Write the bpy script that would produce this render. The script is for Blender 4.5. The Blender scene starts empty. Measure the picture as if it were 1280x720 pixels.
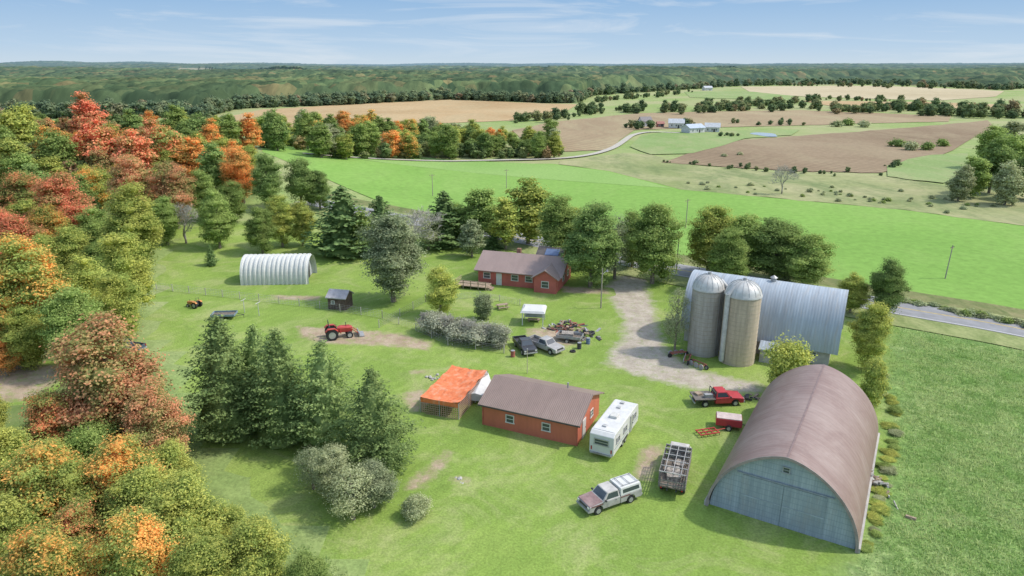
import bpy, bmesh, math, random
import numpy as np
from mathutils import Vector, Matrix
from collections import defaultdict
random.seed(7); rng=np.random.default_rng(7)
sc=bpy.context.scene; COL=sc.collection
PI=math.pi; R_=math.radians
CH=36.0; F=853.0; PT=R_(18.05); cp,sp=math.cos(PT),math.sin(PT)
# ---------------------------------------------------------------- terrain + picture geometry
def terr(x,y):
    return np.maximum(0.0,14*np.exp(-((x+140)/55.0)**2/2-((y-215)/60.0)**2/2)-1.0)
def ray(px,py):
    u=(px-640)/F; v=(360-py)/F
    return u, cp+v*sp, -sp+v*cp
def g(px,py,z=0.0):
    dx,dy,dz=ray(px,py)
    t=(CH-z)/-dz
    return (dx*t,dy*t)
def hit(px,py,z=0.0):
    dx,dy,dz=ray(px,py)
    ts=np.arange(20,900,0.5); zz=CH+dz*ts
    k=np.nonzero(zz<=terr(dx*ts,dy*ts)+z)[0]
    t=ts[k[0]] if len(k) else (CH-z)/-dz
    return dx*t,dy*t,t
def project(x,y,z=0):
    d=y*cp+(CH-z)*sp; up=y*sp-(CH-z)*cp
    return 640+F*x/d, 360-F*up/d
# ---------------------------------------------------------------- materials
def newmat(name):
    m=bpy.data.materials.new(name); m.use_nodes=True; nt=m.node_tree; nt.nodes.clear(); return m,nt
def N(nt,t,**k):
    n=nt.nodes.new(t)
    for a,b in k.items(): setattr(n,a,b)
    return n
def noise(nt,vec,scale,detail=4,rough=.6,dist=0):
    n=N(nt,'ShaderNodeTexNoise'); n.inputs['Scale'].default_value=scale; n.inputs['Detail'].default_value=detail
    n.inputs['Roughness'].default_value=rough; n.inputs['Distortion'].default_value=dist
    if vec is not None: nt.links.new(vec,n.inputs['Vector'])
    return n.outputs['Fac']
def ramp(nt,fac,stops,interp='LINEAR'):
    n=N(nt,'ShaderNodeValToRGB'); cr=n.color_ramp; cr.interpolation=interp
    while len(cr.elements)<len(stops): cr.elements.new(.5)
    for e,(p,c) in zip(cr.elements,stops):
        e.position=p; e.color=(c,c,c,1) if not hasattr(c,'__len__') else (*c,1)
    nt.links.new(fac,n.inputs[0]); return n.outputs[0]
def mix(nt,f,a,b,mode='MIX'):
    n=N(nt,'ShaderNodeMix',data_type='RGBA',blend_type=mode)
    for s,v in ((n.inputs[0],f),(n.inputs[6],a),(n.inputs[7],b)):
        if isinstance(v,bpy.types.NodeSocket): nt.links.new(v,s)
        elif hasattr(v,'__len__'): s.default_value=(*v,1)
        else: s.default_value=v if s.type=='VALUE' else (v,v,v,1)
    return n.outputs[2]
def mth(nt,op,a,b=None,clamp=False):
    n=N(nt,'ShaderNodeMath',operation=op,use_clamp=clamp)
    for s,v in ((n.inputs[0],a),(n.inputs[1],b)):
        if v is None: continue
        if isinstance(v,bpy.types.NodeSocket): nt.links.new(v,s)
        else: s.default_value=v
    return n.outputs[0]
def mapping(nt,vec,scale=(1,1,1),rot=(0,0,0)):
    n=N(nt,'ShaderNodeMapping'); n.inputs['Scale'].default_value=scale; n.inputs['Rotation'].default_value=rot
    nt.links.new(vec,n.inputs[0]); return n.outputs[0]
def finish(nt,color,rough=.9,metal=0,bump=None,bs=.3,bd=.05,spec=.3):
    p=N(nt,'ShaderNodeBsdfPrincipled'); o=N(nt,'ShaderNodeOutputMaterial')
    if isinstance(color,bpy.types.NodeSocket): nt.links.new(color,p.inputs['Base Color'])
    else: p.inputs['Base Color'].default_value=(*color,1)
    if isinstance(rough,bpy.types.NodeSocket): nt.links.new(rough,p.inputs['Roughness'])
    else: p.inputs['Roughness'].default_value=rough
    p.inputs['Metallic'].default_value=metal; p.inputs['Specular IOR Level'].default_value=spec
    if bump is not None:
        b=N(nt,'ShaderNodeBump'); b.inputs['Strength'].default_value=bs; b.inputs['Distance'].default_value=bd
        nt.links.new(bump,b.inputs['Height']); nt.links.new(b.outputs[0],p.inputs['Normal'])
    nt.links.new(p.outputs[0],o.inputs[0])
MC={}
def M(name,c=(.5,.5,.5),rough=.6,metal=0,var=.18,ns=1.5,spec=.4,dirt=None):
    if name in MC: return MC[name]
    m,nt=newmat(name); tc=N(nt,'ShaderNodeTexCoord'); ob=tc.outputs['Object']
    f=noise(nt,ob,ns,5,.65)
    lo=tuple(max(0,x*(1-var*1.6)) for x in c); hi=tuple(min(1,x*(1+var)) for x in c)
    col=ramp(nt,f,[(.3,lo),(.7,hi)])
    if dirt:
        f2=noise(nt,ob,ns*.6,6,.7); col=mix(nt,ramp(nt,f2,[(.5,0.0),(.72,.75)]),col,dirt)
    finish(nt,col,rough,metal,f,.15,.02,spec); MC[name]=m; return m
def ribbed(name,c,axis='X',freq=3.0,var=.15,rough=.5,stain=(.2,.13,.09),sa=.35,metal=0,bs=.5,streak=(1,1,1),line=.35,stain2=None):
    m,nt=newmat(name); tc=N(nt,'ShaderNodeTexCoord'); ob=tc.outputs['Object']
    w=N(nt,'ShaderNodeTexWave',wave_type='BANDS',bands_direction=axis); w.inputs['Scale'].default_value=freq
    nt.links.new(ob,w.inputs['Vector'])
    f=noise(nt,mapping(nt,ob,streak),.8,6,.7)
    lo=tuple(x*(1-var*1.5) for x in c); hi=tuple(x*(1+var) for x in c)
    col=ramp(nt,f,[(.3,lo),(.7,hi)])
    f2=noise(nt,mapping(nt,ob,streak),.45,7,.75,.4)
    col=mix(nt,ramp(nt,f2,[(.48,0.0),(.75,sa)]),col,stain)
    if stain2:
        f4=noise(nt,mapping(nt,ob,tuple(x*1.7 for x in streak)),.7,7,.8,.3); col=mix(nt,ramp(nt,f4,[(.52,0.0),(.7,.7)]),col,stain2)
    col=mix(nt,ramp(nt,w.outputs['Fac'],[(.0,line),(.25,0.0)]),col,tuple(x*.6 for x in c))
    finish(nt,col,rough,metal,w.outputs['Fac'],bs,.05,.4); return m
def foliage(name,c1,c2,pscale=.3,th=(.42,.58),trans=.42,var=(.7,1.35),k=2.15):
    m,nt=newmat(name); tc=N(nt,'ShaderNodeTexCoord'); oi=N(nt,'ShaderNodeObjectInfo')
    c1=tuple(x*k for x in c1); c2=tuple(x*k for x in c2)
    geo=N(nt,'ShaderNodeNewGeometry')
    off=N(nt,'ShaderNodeVectorMath',operation='ADD'); nt.links.new(tc.outputs['Object'],off.inputs[0])
    cb=N(nt,'ShaderNodeCombineXYZ'); r1=mth(nt,'MULTIPLY',oi.outputs['Random'],60.0)
    nt.links.new(r1,cb.inputs[0]); nt.links.new(r1,cb.inputs[2]); nt.links.new(cb.outputs[0],off.inputs[1])
    f=noise(nt,off.outputs[0],pscale,3,.6)
    isl=geo.outputs['Random Per Island']
    f=mth(nt,'ADD',f,mth(nt,'MULTIPLY',mth(nt,'SUBTRACT',isl,.5),.30))
    col=mix(nt,ramp(nt,f,[(th[0],0.0),(th[1],1.0)]),c1,c2)
    v=mth(nt,'MULTIPLY_ADD',isl,var[1]-var[0]); v.node.inputs[2].default_value=var[0]
    v2=mth(nt,'MULTIPLY_ADD',oi.outputs['Random'],.35); v2.node.inputs[2].default_value=.85
    vv=mth(nt,'MULTIPLY',v,v2)
    col=mix(nt,1.0,col,vv,'MULTIPLY')
    d=N(nt,'ShaderNodeBsdfDiffuse'); t=N(nt,'ShaderNodeBsdfTranslucent'); ms=N(nt,'ShaderNodeMixShader'); o=N(nt,'ShaderNodeOutputMaterial')
    nt.links.new(col,d.inputs[0]); nt.links.new(col,t.inputs[0]); ms.inputs[0].default_value=trans
    nt.links.new(d.outputs[0],ms.inputs[1]); nt.links.new(t.outputs[0],ms.inputs[2]); nt.links.new(ms.outputs[0],o.inputs[0])
    return m
# ground colour builders in world coordinates, shared so that sheets blend into each other
def wpos(nt):
    return N(nt,'ShaderNodeNewGeometry').outputs['Position']
def lawn_col(nt,P):
    a=noise(nt,P,.045,5,.6,.3); b=noise(nt,P,.5,6,.7); c=noise(nt,P,5.0,4,.7)
    col=ramp(nt,a,[(.3,(.175,.265,.055)),(.5,(.23,.33,.07)),(.7,(.31,.39,.105))])
    col=mix(nt,ramp(nt,b,[(.35,0.0),(.75,.5)]),col,(.135,.215,.045))
    y=noise(nt,P,.13,8,.75,.9)
    col=mix(nt,ramp(nt,y,[(.48,0.0),(.68,.75)]),col,(.36,.38,.165))
    y2=noise(nt,P,.22,8,.78,.5)
    col=mix(nt,ramp(nt,y2,[(.54,0.0),(.7,.6)]),col,(.15,.235,.05))
    w=N(nt,'ShaderNodeTexWave',wave_type='BANDS',bands_direction='X'); w.inputs['Scale'].default_value=.22; w.inputs['Distortion'].default_value=7; w.inputs['Detail Scale'].default_value=.12
    nt.links.new(mapping(nt,P,(1,1,1),(0,0,.55)),w.inputs['Vector'])
    col=mix(nt,.25,col,ramp(nt,w.outputs['Fac'],[(0,.88),(1,1.1)]),'MULTIPLY')
    col=mix(nt,.9,col,ramp(nt,c,[(.25,.62),(.75,1.33)]),'MULTIPLY')
    return col,c
def meadow_col(nt,P):
    a=noise(nt,P,.03,6,.65,.5); b=noise(nt,P,.3,7,.75,.4); c=noise(nt,P,2.5,5,.7)
    col=ramp(nt,a,[(.3,(.22,.31,.095)),(.5,(.27,.35,.12)),(.68,(.34,.36,.17))])
    col=mix(nt,ramp(nt,b,[(.42,0.0),(.65,.55)]),col,(.16,.23,.075))
    col=mix(nt,.9,col,ramp(nt,c,[(.25,.62),(.75,1.32)]),'MULTIPLY')
    return col,c
def blend_mask(nt,P,ns=.8):
    at=N(nt,'ShaderNodeAttribute',attribute_name='m')
    n=noise(nt,P,ns,6,.7)
    s=mth(nt,'ADD',at.outputs['Fac'],mth(nt,'MULTIPLY',mth(nt,'SUBTRACT',n,.5),.9))
    return ramp(nt,s,[(.34,0.0),(.7,1.0)])
def ground_mat(name,kind):
    m,nt=newmat(name); P=wpos(nt)
    if kind=='base':
        col,b=meadow_col(nt,P)
        dry=noise(nt,P,.012,4,.6); col=mix(nt,ramp(nt,dry,[(.42,0.0),(.6,.7)]),col,(.36,.34,.19))
    elif kind=='lawn':
        l,b=lawn_col(nt,P); me,_=meadow_col(nt,P); col=mix(nt,blend_mask(nt,P,.3),me,l)
    elif kind=='rough':
        l,_=lawn_col(nt,P); b=noise(nt,P,2.2,7,.82)
        a=noise(nt,P,.07,7,.75,.8); me=ramp(nt,a,[(.34,(.155,.26,.072)),(.5,(.22,.33,.10)),(.64,(.32,.38,.165))])
        d=noise(nt,P,.45,8,.82,.8); me=mix(nt,ramp(nt,d,[(.40,0.0),(.58,.8)]),me,(.11,.19,.055))
        me=mix(nt,.95,me,ramp(nt,b,[(.28,.4),(.72,1.6)]),'MULTIPLY')
        col=mix(nt,blend_mask(nt,P,.3),l,me)
    elif kind=='floor':
        me,b=meadow_col(nt,P); n=noise(nt,P,.3,6,.7)
        fl=ramp(nt,n,[(.35,(.12,.18,.05)),(.6,(.18,.22,.08)),(.75,(.28,.24,.13))])
        col=mix(nt,blend_mask(nt,P,.25),me,fl)
    elif kind in('gravel','dirt'):
        l,_=lawn_col(nt,P); n=noise(nt,P,.5,7,.7); b=noise(nt,P,7,4,.7)
        dc=ramp(nt,n,[(.3,(.32,.275,.22)),(.55,(.45,.395,.325)),(.75,(.54,.49,.41))]) if kind=='gravel' else ramp(nt,n,[(.3,(.28,.21,.14)),(.55,(.42,.33,.24)),(.75,(.48,.40,.30))])
        dc=mix(nt,.8,dc,ramp(nt,b,[(.25,.7),(.75,1.25)]),'MULTIPLY')
        gr=noise(nt,P,1.1 if kind=='gravel' else .8,6,.75); dc=mix(nt,ramp(nt,gr,[(.5,0.0),(.66,.7)] if kind=='dirt' else [(.52,0.0),(.7,.65)]),dc,l)
        col=mix(nt,blend_mask(nt,P,.7),l,dc)
    finish(nt,col,.95,0,b,.5,.12,.1); return m
def field_mat(name,stops,rows=None,ang=0,ns=.02,fine=1.2,rs=.25,mott=None,ms=.06):
    m,nt=newmat(name); P=wpos(nt)
    a=noise(nt,P,ns,6,.65,.4); c=noise(nt,P,fine,5,.7)
    col=ramp(nt,a,stops)
    if mott:
        d=noise(nt,mapping(nt,P,(1,.4,1)),ms,8,.75,.6); col=mix(nt,ramp(nt,d,[(.46,0.0),(.62,.75)]),col,mott)
    col=mix(nt,.8,col,ramp(nt,c,[(.25,.75),(.75,1.25)]),'MULTIPLY')
    if rows:
        w=N(nt,'ShaderNodeTexWave',wave_type='BANDS',bands_direction='X'); w.inputs['Scale'].default_value=rows; w.inputs['Distortion'].default_value=2; w.inputs['Detail Scale'].default_value=.05
        nt.links.new(mapping(nt,P,(1,1,1),(0,0,ang)),w.inputs['Vector'])
        col=mix(nt,rs,col,ramp(nt,w.outputs['Fac'],[(0,.78),(1,1.16)]),'MULTIPLY')
    finish(nt,col,.95,0,c,.3,.1,.1); return m
# ---------------------------------------------------------------- mesh helpers
class MB:
    def __init__(s): s.v=[]; s.f=[]
    def add(s,vs,fs):
        k=len(s.v); s.v+=[tuple(p) for p in vs]; s.f+=[tuple(i+k for i in q) for q in fs]; return s
    def box(s,cx,cy,cz,sx,sy,sz,rz=0,rx=0,ry=0):
        m=Matrix.Rotation(rz,3,'Z')@Matrix.Rotation(ry,3,'Y')@Matrix.Rotation(rx,3,'X')
        vs=[]
        for a in (-1,1):
            for b in (-1,1):
                for c in (-1,1):
                    p=m@Vector((a*sx/2,b*sy/2,c*sz/2)); vs.append((p.x+cx,p.y+cy,p.z+cz))
        return s.add(vs,[(0,1,3,2),(4,6,7,5),(0,4,5,1),(2,3,7,6),(0,2,6,4),(1,5,7,3)])
    def prx(s,prof,x0,x1):   # profile in y,z extruded along x
        n=len(prof); vs=[(x0,a,b) for a,b in prof]+[(x1,a,b) for a,b in prof]
        return s.add(vs,[tuple(range(n)),tuple(range(2*n-1,n-1,-1))]+[(i,(i+1)%n,(i+1)%n+n,i+n) for i in range(n)])
    def pry(s,prof,y0,y1):
        n=len(prof); vs=[(a,y0,b) for a,b in prof]+[(a,y1,b) for a,b in prof]
        return s.add(vs,[tuple(range(n)),tuple(range(2*n-1,n-1,-1))]+[(i,(i+1)%n,(i+1)%n+n,i+n) for i in range(n)])
    def cyl(s,p0,p1,r0,r1=None,n=10,caps=True):
        r1=r0 if r1 is None else r1; p0=Vector(p0); p1=Vector(p1); d=(p1-p0).normalized()
        a=d.orthogonal().normalized(); b=d.cross(a)
        vs=[p0+(a*math.cos(2*PI*i/n)+b*math.sin(2*PI*i/n))*r0 for i in range(n)]+[p1+(a*math.cos(2*PI*i/n)+b*math.sin(2*PI*i/n))*r1 for i in range(n)]
        fs=[(i,(i+1)%n,(i+1)%n+n,i+n) for i in range(n)]
        if caps: fs+=[tuple(range(n-1,-1,-1)),tuple(range(n,2*n))]
        return s.add(vs,fs)
    def lathe(s,prof,n=24,cx=0,cy=0):
        vs=[];fs=[]
        for r,z in prof:
            for i in range(n): vs.append((cx+r*math.cos(2*PI*i/n),cy+r*math.sin(2*PI*i/n),z))
        for j in range(len(prof)-1):
            for i in range(n): fs.append((j*n+i,j*n+(i+1)%n,(j+1)*n+(i+1)%n,(j+1)*n+i))
        return s.add(vs,fs)
    def frus(s,b,zb,t,zt):   # b,t=(x0,x1,y0,y1)
        vs=[(b[0],b[2],zb),(b[1],b[2],zb),(b[1],b[3],zb),(b[0],b[3],zb),(t[0],t[2],zt),(t[1],t[2],zt),(t[1],t[3],zt),(t[0],t[3],zt)]
        return s.add(vs,[(3,2,1,0),(4,5,6,7),(0,1,5,4),(1,2,6,5),(2,3,7,6),(3,0,4,7)])
    def inset(s,q,l,r,bo,to,off=.008):
        q=[Vector(p) for p in q]   # bl,br,tr,tl
        def P(u,v): return (q[0]*(1-u)+q[1]*u)*(1-v)+(q[3]*(1-u)+q[2]*u)*v
        n=(q[1]-q[0]).cross(q[3]-q[0]).normalized()*off
        return s.add([P(l,bo)+n,P(1-r,bo)+n,P(1-r,1-to)+n,P(l,1-to)+n],[(0,1,2,3)])
    def build(s,name,mat,parent=None,bevel=0,smooth=False,loc=None,rz=None,ang=40):
        me=bpy.data.meshes.new(name); me.from_pydata(s.v,[],s.f)
        bm=bmesh.new(); bm.from_mesh(me); bmesh.ops.recalc_face_normals(bm,faces=bm.faces); bm.to_mesh(me); bm.free()
        if smooth:
            for p in me.polygons: p.use_smooth=True
            try: me.set_sharp_from_angle(angle=R_(ang))
            except Exception: pass
        me.materials.append(mat)
        o=bpy.data.objects.new(name,me); COL.objects.link(o)
        if parent: o.parent=parent
        if loc is not None: o.location=loc
        if rz is not None: o.rotation_euler.z=rz
        if bevel:
            b=o.modifiers.new('bevel','BEVEL'); b.width=bevel; b.segments=2; b.limit_method='ANGLE'; b.angle_limit=R_(35)
        return o
def tag(o,label=None,cat=None,group=None,kind=None):
    if label: o['label']=label
    if cat: o['category']=cat
    if group: o['group']=group
    if kind: o['kind']=kind
    return o
def thing(name,label,cat,loc=(0,0,0),rz=0,group=None):
    o=bpy.data.objects.new(name,None); COL.objects.link(o); o.location=(loc[0],loc[1],loc[2] if len(loc)>2 else 0)
    o.rotation_euler.z=rz; o.empty_display_size=.5; return tag(o,label,cat,group)
def npmesh(name,verts,quads,tris=None,mats=(),smooth=False,attr=None):
    me=bpy.data.meshes.new(name); nq=len(quads); ntr=0 if tris is None else len(tris)
    me.vertices.add(len(verts)); me.vertices.foreach_set('co',np.asarray(verts,dtype=np.float32).ravel())
    loops=np.asarray(quads,dtype=np.int32).ravel() if nq else np.zeros(0,np.int32)
    if ntr: loops=np.concatenate([loops,np.asarray(tris,dtype=np.int32).ravel()])
    me.loops.add(len(loops)); me.loops.foreach_set('vertex_index',loops.astype(np.int32))
    st=np.concatenate([np.arange(nq)*4,nq*4+np.arange(ntr)*3]).astype(np.int32)
    me.polygons.add(nq+ntr); me.polygons.foreach_set('loop_start',st)
    me.update(calc_edges=True)
    if smooth: me.polygons.foreach_set('use_smooth',np.ones(nq+ntr,bool))
    if attr is not None:
        a=me.attributes.new('m','FLOAT','POINT'); a.data.foreach_set('value',np.asarray(attr,dtype=np.float32))
    for m in mats: me.materials.append(m)
    me.validate(); return me
def objm(name,me,parent=None):
    o=bpy.data.objects.new(name,me); COL.objects.link(o)
    if parent: o.parent=parent
    return o
# ---------------------------------------------------------------- sheets
def W(poly): return [g(*p) for p in poly]
def sdf(pts,poly):
    poly=np.array(poly,float); n=len(poly); x,y=pts[:,0],pts[:,1]; ins=np.zeros(len(pts),bool); d=np.full(len(pts),1e9)
    for i in range(n):
        a=poly[i]; b=poly[(i+1)%n]; e=b-a
        t=np.clip(((x-a[0])*e[0]+(y-a[1])*e[1])/(e@e+1e-9),0,1)
        d=np.minimum(d,np.hypot(x-a[0]-t*e[0],y-a[1]-t*e[1]))
        c=((a[1]>y)!=(b[1]>y)); xx=a[0]+(y-a[1])*e[0]/(e[1] if abs(e[1])>1e-9 else 1e-9)
        ins^=(c&(x<xx))
    return np.where(ins,d,-d)
def fsheet(name,poly,mat,cell,feather,off):
    P=np.array(poly); x0,y0=P.min(0)-feather-cell; x1,y1=P.max(0)+feather+cell
    xs=np.arange(x0,x1,cell); ys=np.arange(y0,y1,cell); X,Y=np.meshgrid(xs,ys); pts=np.c_[X.ravel(),Y.ravel()]
    s=sdf(pts,poly); nx=len(xs); i,j=np.meshgrid(np.arange(nx-1),np.arange(len(ys)-1)); k=(j*nx+i).ravel()
    q=np.c_[k,k+1,k+1+nx,k+nx]; q=q[s[q].max(1)>-feather]
    used=np.unique(q); rm=np.full(len(pts),-1); rm[used]=np.arange(len(used))
    m=np.clip((s[used]+feather)/(2*feather),0,1)
    v=np.c_[pts[used],terr(pts[used,0],pts[used,1])+(off+.02)*np.clip(m/.2,0,1)-.02]
    o=objm(name,npmesh(name,v,rm[q],None,[mat],True,m)); o['kind']='structure'; return o
def psheet(name,poly,mat,off):
    bm=bmesh.new(); vs=[bm.verts.new((x,y,0)) for x,y in poly]; bm.faces.new(vs)
    P=np.array(poly)
    if P[:,0].min()<0 and P[:,1].min()<420:
        for x in np.arange(-300,20,12.0): bmesh.ops.bisect_plane(bm,geom=bm.verts[:]+bm.edges[:]+bm.faces[:],plane_co=(x,0,0),plane_no=(1,0,0))
        for y in np.arange(60,420,12.0): bmesh.ops.bisect_plane(bm,geom=bm.verts[:]+bm.edges[:]+bm.faces[:],plane_co=(0,y,0),plane_no=(0,1,0))
    for v in bm.verts: v.co.z=float(terr(v.co.x,v.co.y))+off
    bmesh.ops.triangulate(bm,faces=bm.faces[:]); bmesh.ops.recalc_face_normals(bm,faces=bm.faces)
    me=bpy.data.meshes.new(name); bm.to_mesh(me); bm.free(); 
    if len(me.polygons) and me.polygons[0].normal.z<0: me.flip_normals()
    me.materials.append(mat); o=objm(name,me); o['kind']='structure'; return o
def wobble(poly,amp=.6,step=12):
    """breaks up straight field edges (picture units)"""
    out=[]
    for (a,b),(c,d) in zip(poly,poly[1:]+poly[:1]):
        n=max(1,int(math.hypot(c-a,d-b)/step))
        for k in range(n): out.append((a+(c-a)*k/n+random.uniform(-amp,amp)*3,b+(d-b)*k/n+random.uniform(-amp,amp)))
    return out
def smooth_line(pts,it=3):
    pts=[Vector(p) for p in pts]
    for _ in range(it):
        q=[pts[0]]
        for a,b in zip(pts,pts[1:]): q+=[a*.75+b*.25,a*.25+b*.75]
        q.append(pts[-1]); pts=q
    return pts
def ribbon(name,pts,w,mat,off,shift=0):
    v=[];f=[]
    for i,p in enumerate(pts):
        d=(pts[min(i+1,len(pts)-1)]-pts[max(i-1,0)]).normalized(); n=Vector((-d.y,d.x))
        for s in (-1,1):
            q=p+n*(shift+s*w/2); v.append((q.x,q.y,float(terr(q.x,q.y))+off))
    for i in range(len(pts)-1): f.append((2*i,2*i+2,2*i+3,2*i+1))
    me=bpy.data.meshes.new(name); me.from_pydata(v,[],f); 
    if me.polygons[0].normal.z<0: me.flip_normals()
    me.materials.append(mat); o=objm(name,me); o['kind']='structure'; return o
def geo_axis(lo,a,b,hi,step):
    mid=list(np.arange(a,b+.1,step)); up=[];x=b;s=step
    while x<hi: s*=1.25; x+=s; up.append(x)
    dn=[];x=a;s=step
    while x>lo: s*=1.25; x-=s; dn.append(x)
    return np.array(dn[::-1]+mid+up)
xs=geo_axis(-14000,-320,120,14000,4); ys=geo_axis(-400,-40,440,16000,4)
X,Y=np.meshgrid(xs,ys); nx=len(xs); i,j=np.meshgrid(np.arange(nx-1),np.arange(len(ys)-1)); k=(j*nx+i).ravel()
o=objm('ground',npmesh('ground',np.c_[X.ravel(),Y.ravel(),terr(X,Y).ravel()],np.c_[k,k+1,k+1+nx,k+nx],None,[ground_mat('meadow_grass','base')],True)); o['kind']='structure'
lawn=ground_mat('lawn_grass','lawn')
fsheet('lawn',W([(195,300),(300,290),(400,286),(560,296),(640,304),(850,346),(1110,396),(1108,430),(1098,480),(1110,560),(1085,640),(1030,730),(990,800),(520,800),(440,725),(300,650),(240,560),(215,470),(165,420),(185,350)]),lawn,2,3,.03)
fsheet('rough_meadow',W([(1118,404),(1290,436),(1700,560),(1900,800),(1010,830),(1060,700),(1096,600),(1112,560),(1100,480)]),ground_mat('rough_meadow_grass','rough'),1.5,4,.04)
fsheet('forest_floor',W([(-300,160),(0,150),(200,170),(330,220),(330,262),(200,300),(180,350),(165,420),(205,470),(225,560),(290,650),(430,735),(300,900),(-400,900),(-500,400)]),ground_mat('forest_floor','floor'),4,4,.06)
gravel=ground_mat('gravel','gravel'); dirtm=ground_mat('dirt','dirt')
fsheet('gravel_driveway',W([(774,345),(814,343),(808,362),(818,385),(822,410),(834,440),(864,460),(900,470),(950,480),(958,493),(900,489),(860,486),(800,470),(758,455),(762,440),(778,425),(780,400),(766,378),(757,358)]),gravel,.8,2.2,.05)
dirts=[[(372,408),(440,412),(500,418),(540,428),(536,438),(470,432),(400,430),(375,420)],
 [(802,562),(828,556),(824,580),(812,604),(794,600)],[(556,566),(566,568),(552,586),(528,610),(508,614),(520,596),(540,580)],
 [(515,464),(535,464),(532,468),(514,468)],[(340,370),(400,371),(398,376),(345,375)],[(700,358),(760,362),(762,368),(705,366)],
 [(-40,465),(30,456),(80,458),(72,478),(40,500),(-60,510)],[(660,412),(715,408),(732,426),(700,436),(665,434)],
 [(505,492),(530,488),(540,500),(520,516),(508,508)],[(566,598),(582,598),(580,606),(566,606)]]
for i,d in enumerate(dirts): fsheet('dirt_patch',W(d),dirtm,.6,1.5,.062+.006*i+(.03 if i==6 else 0))
fieldg=field_mat('green_field_crop',[(.3,(.165,.30,.062)),(.5,(.195,.34,.074)),(.7,(.235,.37,.095))],None,0,.012,.6,.1,mott=(.22,.345,.09),ms=.02)
psheet('green_field',W([(330,186),(420,191),(470,197),(560,204),(690,205),(760,214),(850,237),(1000,251),(1130,263),(1280,283),(1600,320),(1900,360),(1900,545),(1500,440),(1280,392),(1130,366),(850,327),(660,288),(520,270),(400,235),(330,215)]),fieldg,.12)
psheet('pale_field_strip',W([(400,192),(430,193),(620,203),(690,206),(760,215),(840,236),(700,226),(560,214),(430,207)]),field_mat('pale_green_crop',[(.3,(.205,.34,.09)),(.7,(.255,.38,.12))],None),.16)
psheet('scrub_strip',W(wobble([(700,202),(780,192),(815,194),(860,206),(980,217),(1100,220),(1180,232),(1280,238),(1600,250),(1600,320),(1280,283),(1130,263),(1000,251),(850,237),(760,214),(700,206)],.5,20)),field_mat('scrub_grass',[(.3,(.22,.26,.10)),(.5,(.30,.31,.15)),(.7,(.38,.35,.20))],None,0,.03,.4,mott=(.14,.19,.075)),.14)
tan=field_mat('tan_stubble',[(.3,(.36,.245,.125)),(.5,(.43,.305,.165)),(.7,(.49,.365,.21))],.05,.9,.008,.3,.6,mott=(.42,.33,.19),ms=.02)
brn=field_mat('brown_corn',[(.3,(.25,.185,.115)),(.5,(.31,.235,.145)),(.7,(.37,.285,.18))],.06,-.6,.01,.5,.6,mott=(.36,.30,.18),ms=.025)
brn2=field_mat('dark_corn',[(.3,(.20,.145,.092)),(.5,(.25,.185,.118)),(.7,(.30,.23,.15))],.08,-.6,.01,.5,.6,mott=(.30,.24,.15),ms=.03)
pale=field_mat('pale_stubble',[(.3,(.40,.33,.205)),(.7,(.49,.42,.28))],None,0,.004,.1)
brt=field_mat('bright_pasture',[(.3,(.19,.28,.09)),(.7,(.26,.33,.14))],None,mott=(.30,.32,.155))
psheet('tan_field',W(wobble([(262,150),(330,137),(430,131),(560,124.5),(722,131),(705,141),(640,151),(560,154),(470,153),(390,162),(300,163)],.3)),tan,.2)
psheet('brown_field',W(wobble([(640,163),(690,153),(800,141.5),(1000,138),(1190,145),(1186,152),(1000,157),(860,160),(792,163),(774,176),(764,188),(700,190),(655,178)],.3)),brn,.22)
psheet('dark_brown_field',W(wobble([(828,204),(880,186),(930,175),(1000,170),(1100,163),(1235,151),(1243,158),(1190,188),(1150,205),(1100,217),(980,214)],.5)),brn2,.24)
psheet('far_pale_field',W(wobble([(926,108.5),(1100,107),(1255,114),(1245,121),(1170,126),(1010,121),(940,117)],.15)),pale,.26)
psheet('far_brown_field',W(wobble([(1000,126),(1160,128),(1250,131),(1240,137),(1040,133)],.2)),tan,.28)
psheet('far_green_field',W(wobble([(855,115),(930,114),(1000,121),(990,126),(862,122)],.2)),brt,.30)
psheet('pasture',W(wobble([(786,184),(800,170),(840,165),(1000,163),(990,169),(930,174),(905,182),(868,192),(815,194)],.5)),brt,.32)
psheet('green_paddock',W(wobble([(1110,208),(1150,196),(1208,192),(1214,214),(1180,230),(1108,222)],.6)),brt,.34)
pm,nt=newmat('pond_water'); finish(nt,(.30,.34,.35),.2,0,spec=.5)
pc=g(956,169); psheet('pond',[(pc[0]+6*math.cos(a)*(1+.2*math.sin(3*a)),pc[1]+12*math.sin(a)) for a in np.linspace(0,2*PI,24,endpoint=False)],pm,.40)
asph=M('asphalt',(.25,.25,.26),.9,var=.12,ns=.6); white=M('white_paint',(.6,.6,.58),.6,var=.06); yel=M('yellow_paint',(.55,.4,.1),.7)
rp=smooth_line([g(1900,560),g(1500,462),g(1280,412),g(1130,387),g(990,362),(g(850,339)),g(740,318),g(650,298),g(560,283),g(450,268),g(380,262)],3)
ribbon('road_verge',rp,16,field_mat('verge_grass',[(.3,(.22,.27,.10)),(.7,(.33,.34,.16))],None,0,.1,2,mott=(.15,.20,.065),ms=.3),.15,1)
ribbon('ditch_bank',rp,5,field_mat('bank_brush',[(.3,(.12,.15,.055)),(.5,(.19,.20,.085)),(.7,(.28,.25,.13))],None,0,.15,2,mott=(.10,.145,.045),ms=.3),.165,-7.8)
ribbon('road',rp,7.4,asph,.19)
for s in (-3.3,3.3): ribbon('road_edge_line',rp,.15,white,.196,s)
for s in (-.12,.12): ribbon('road_centre_line',rp,.12,yel,.196,s)
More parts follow.
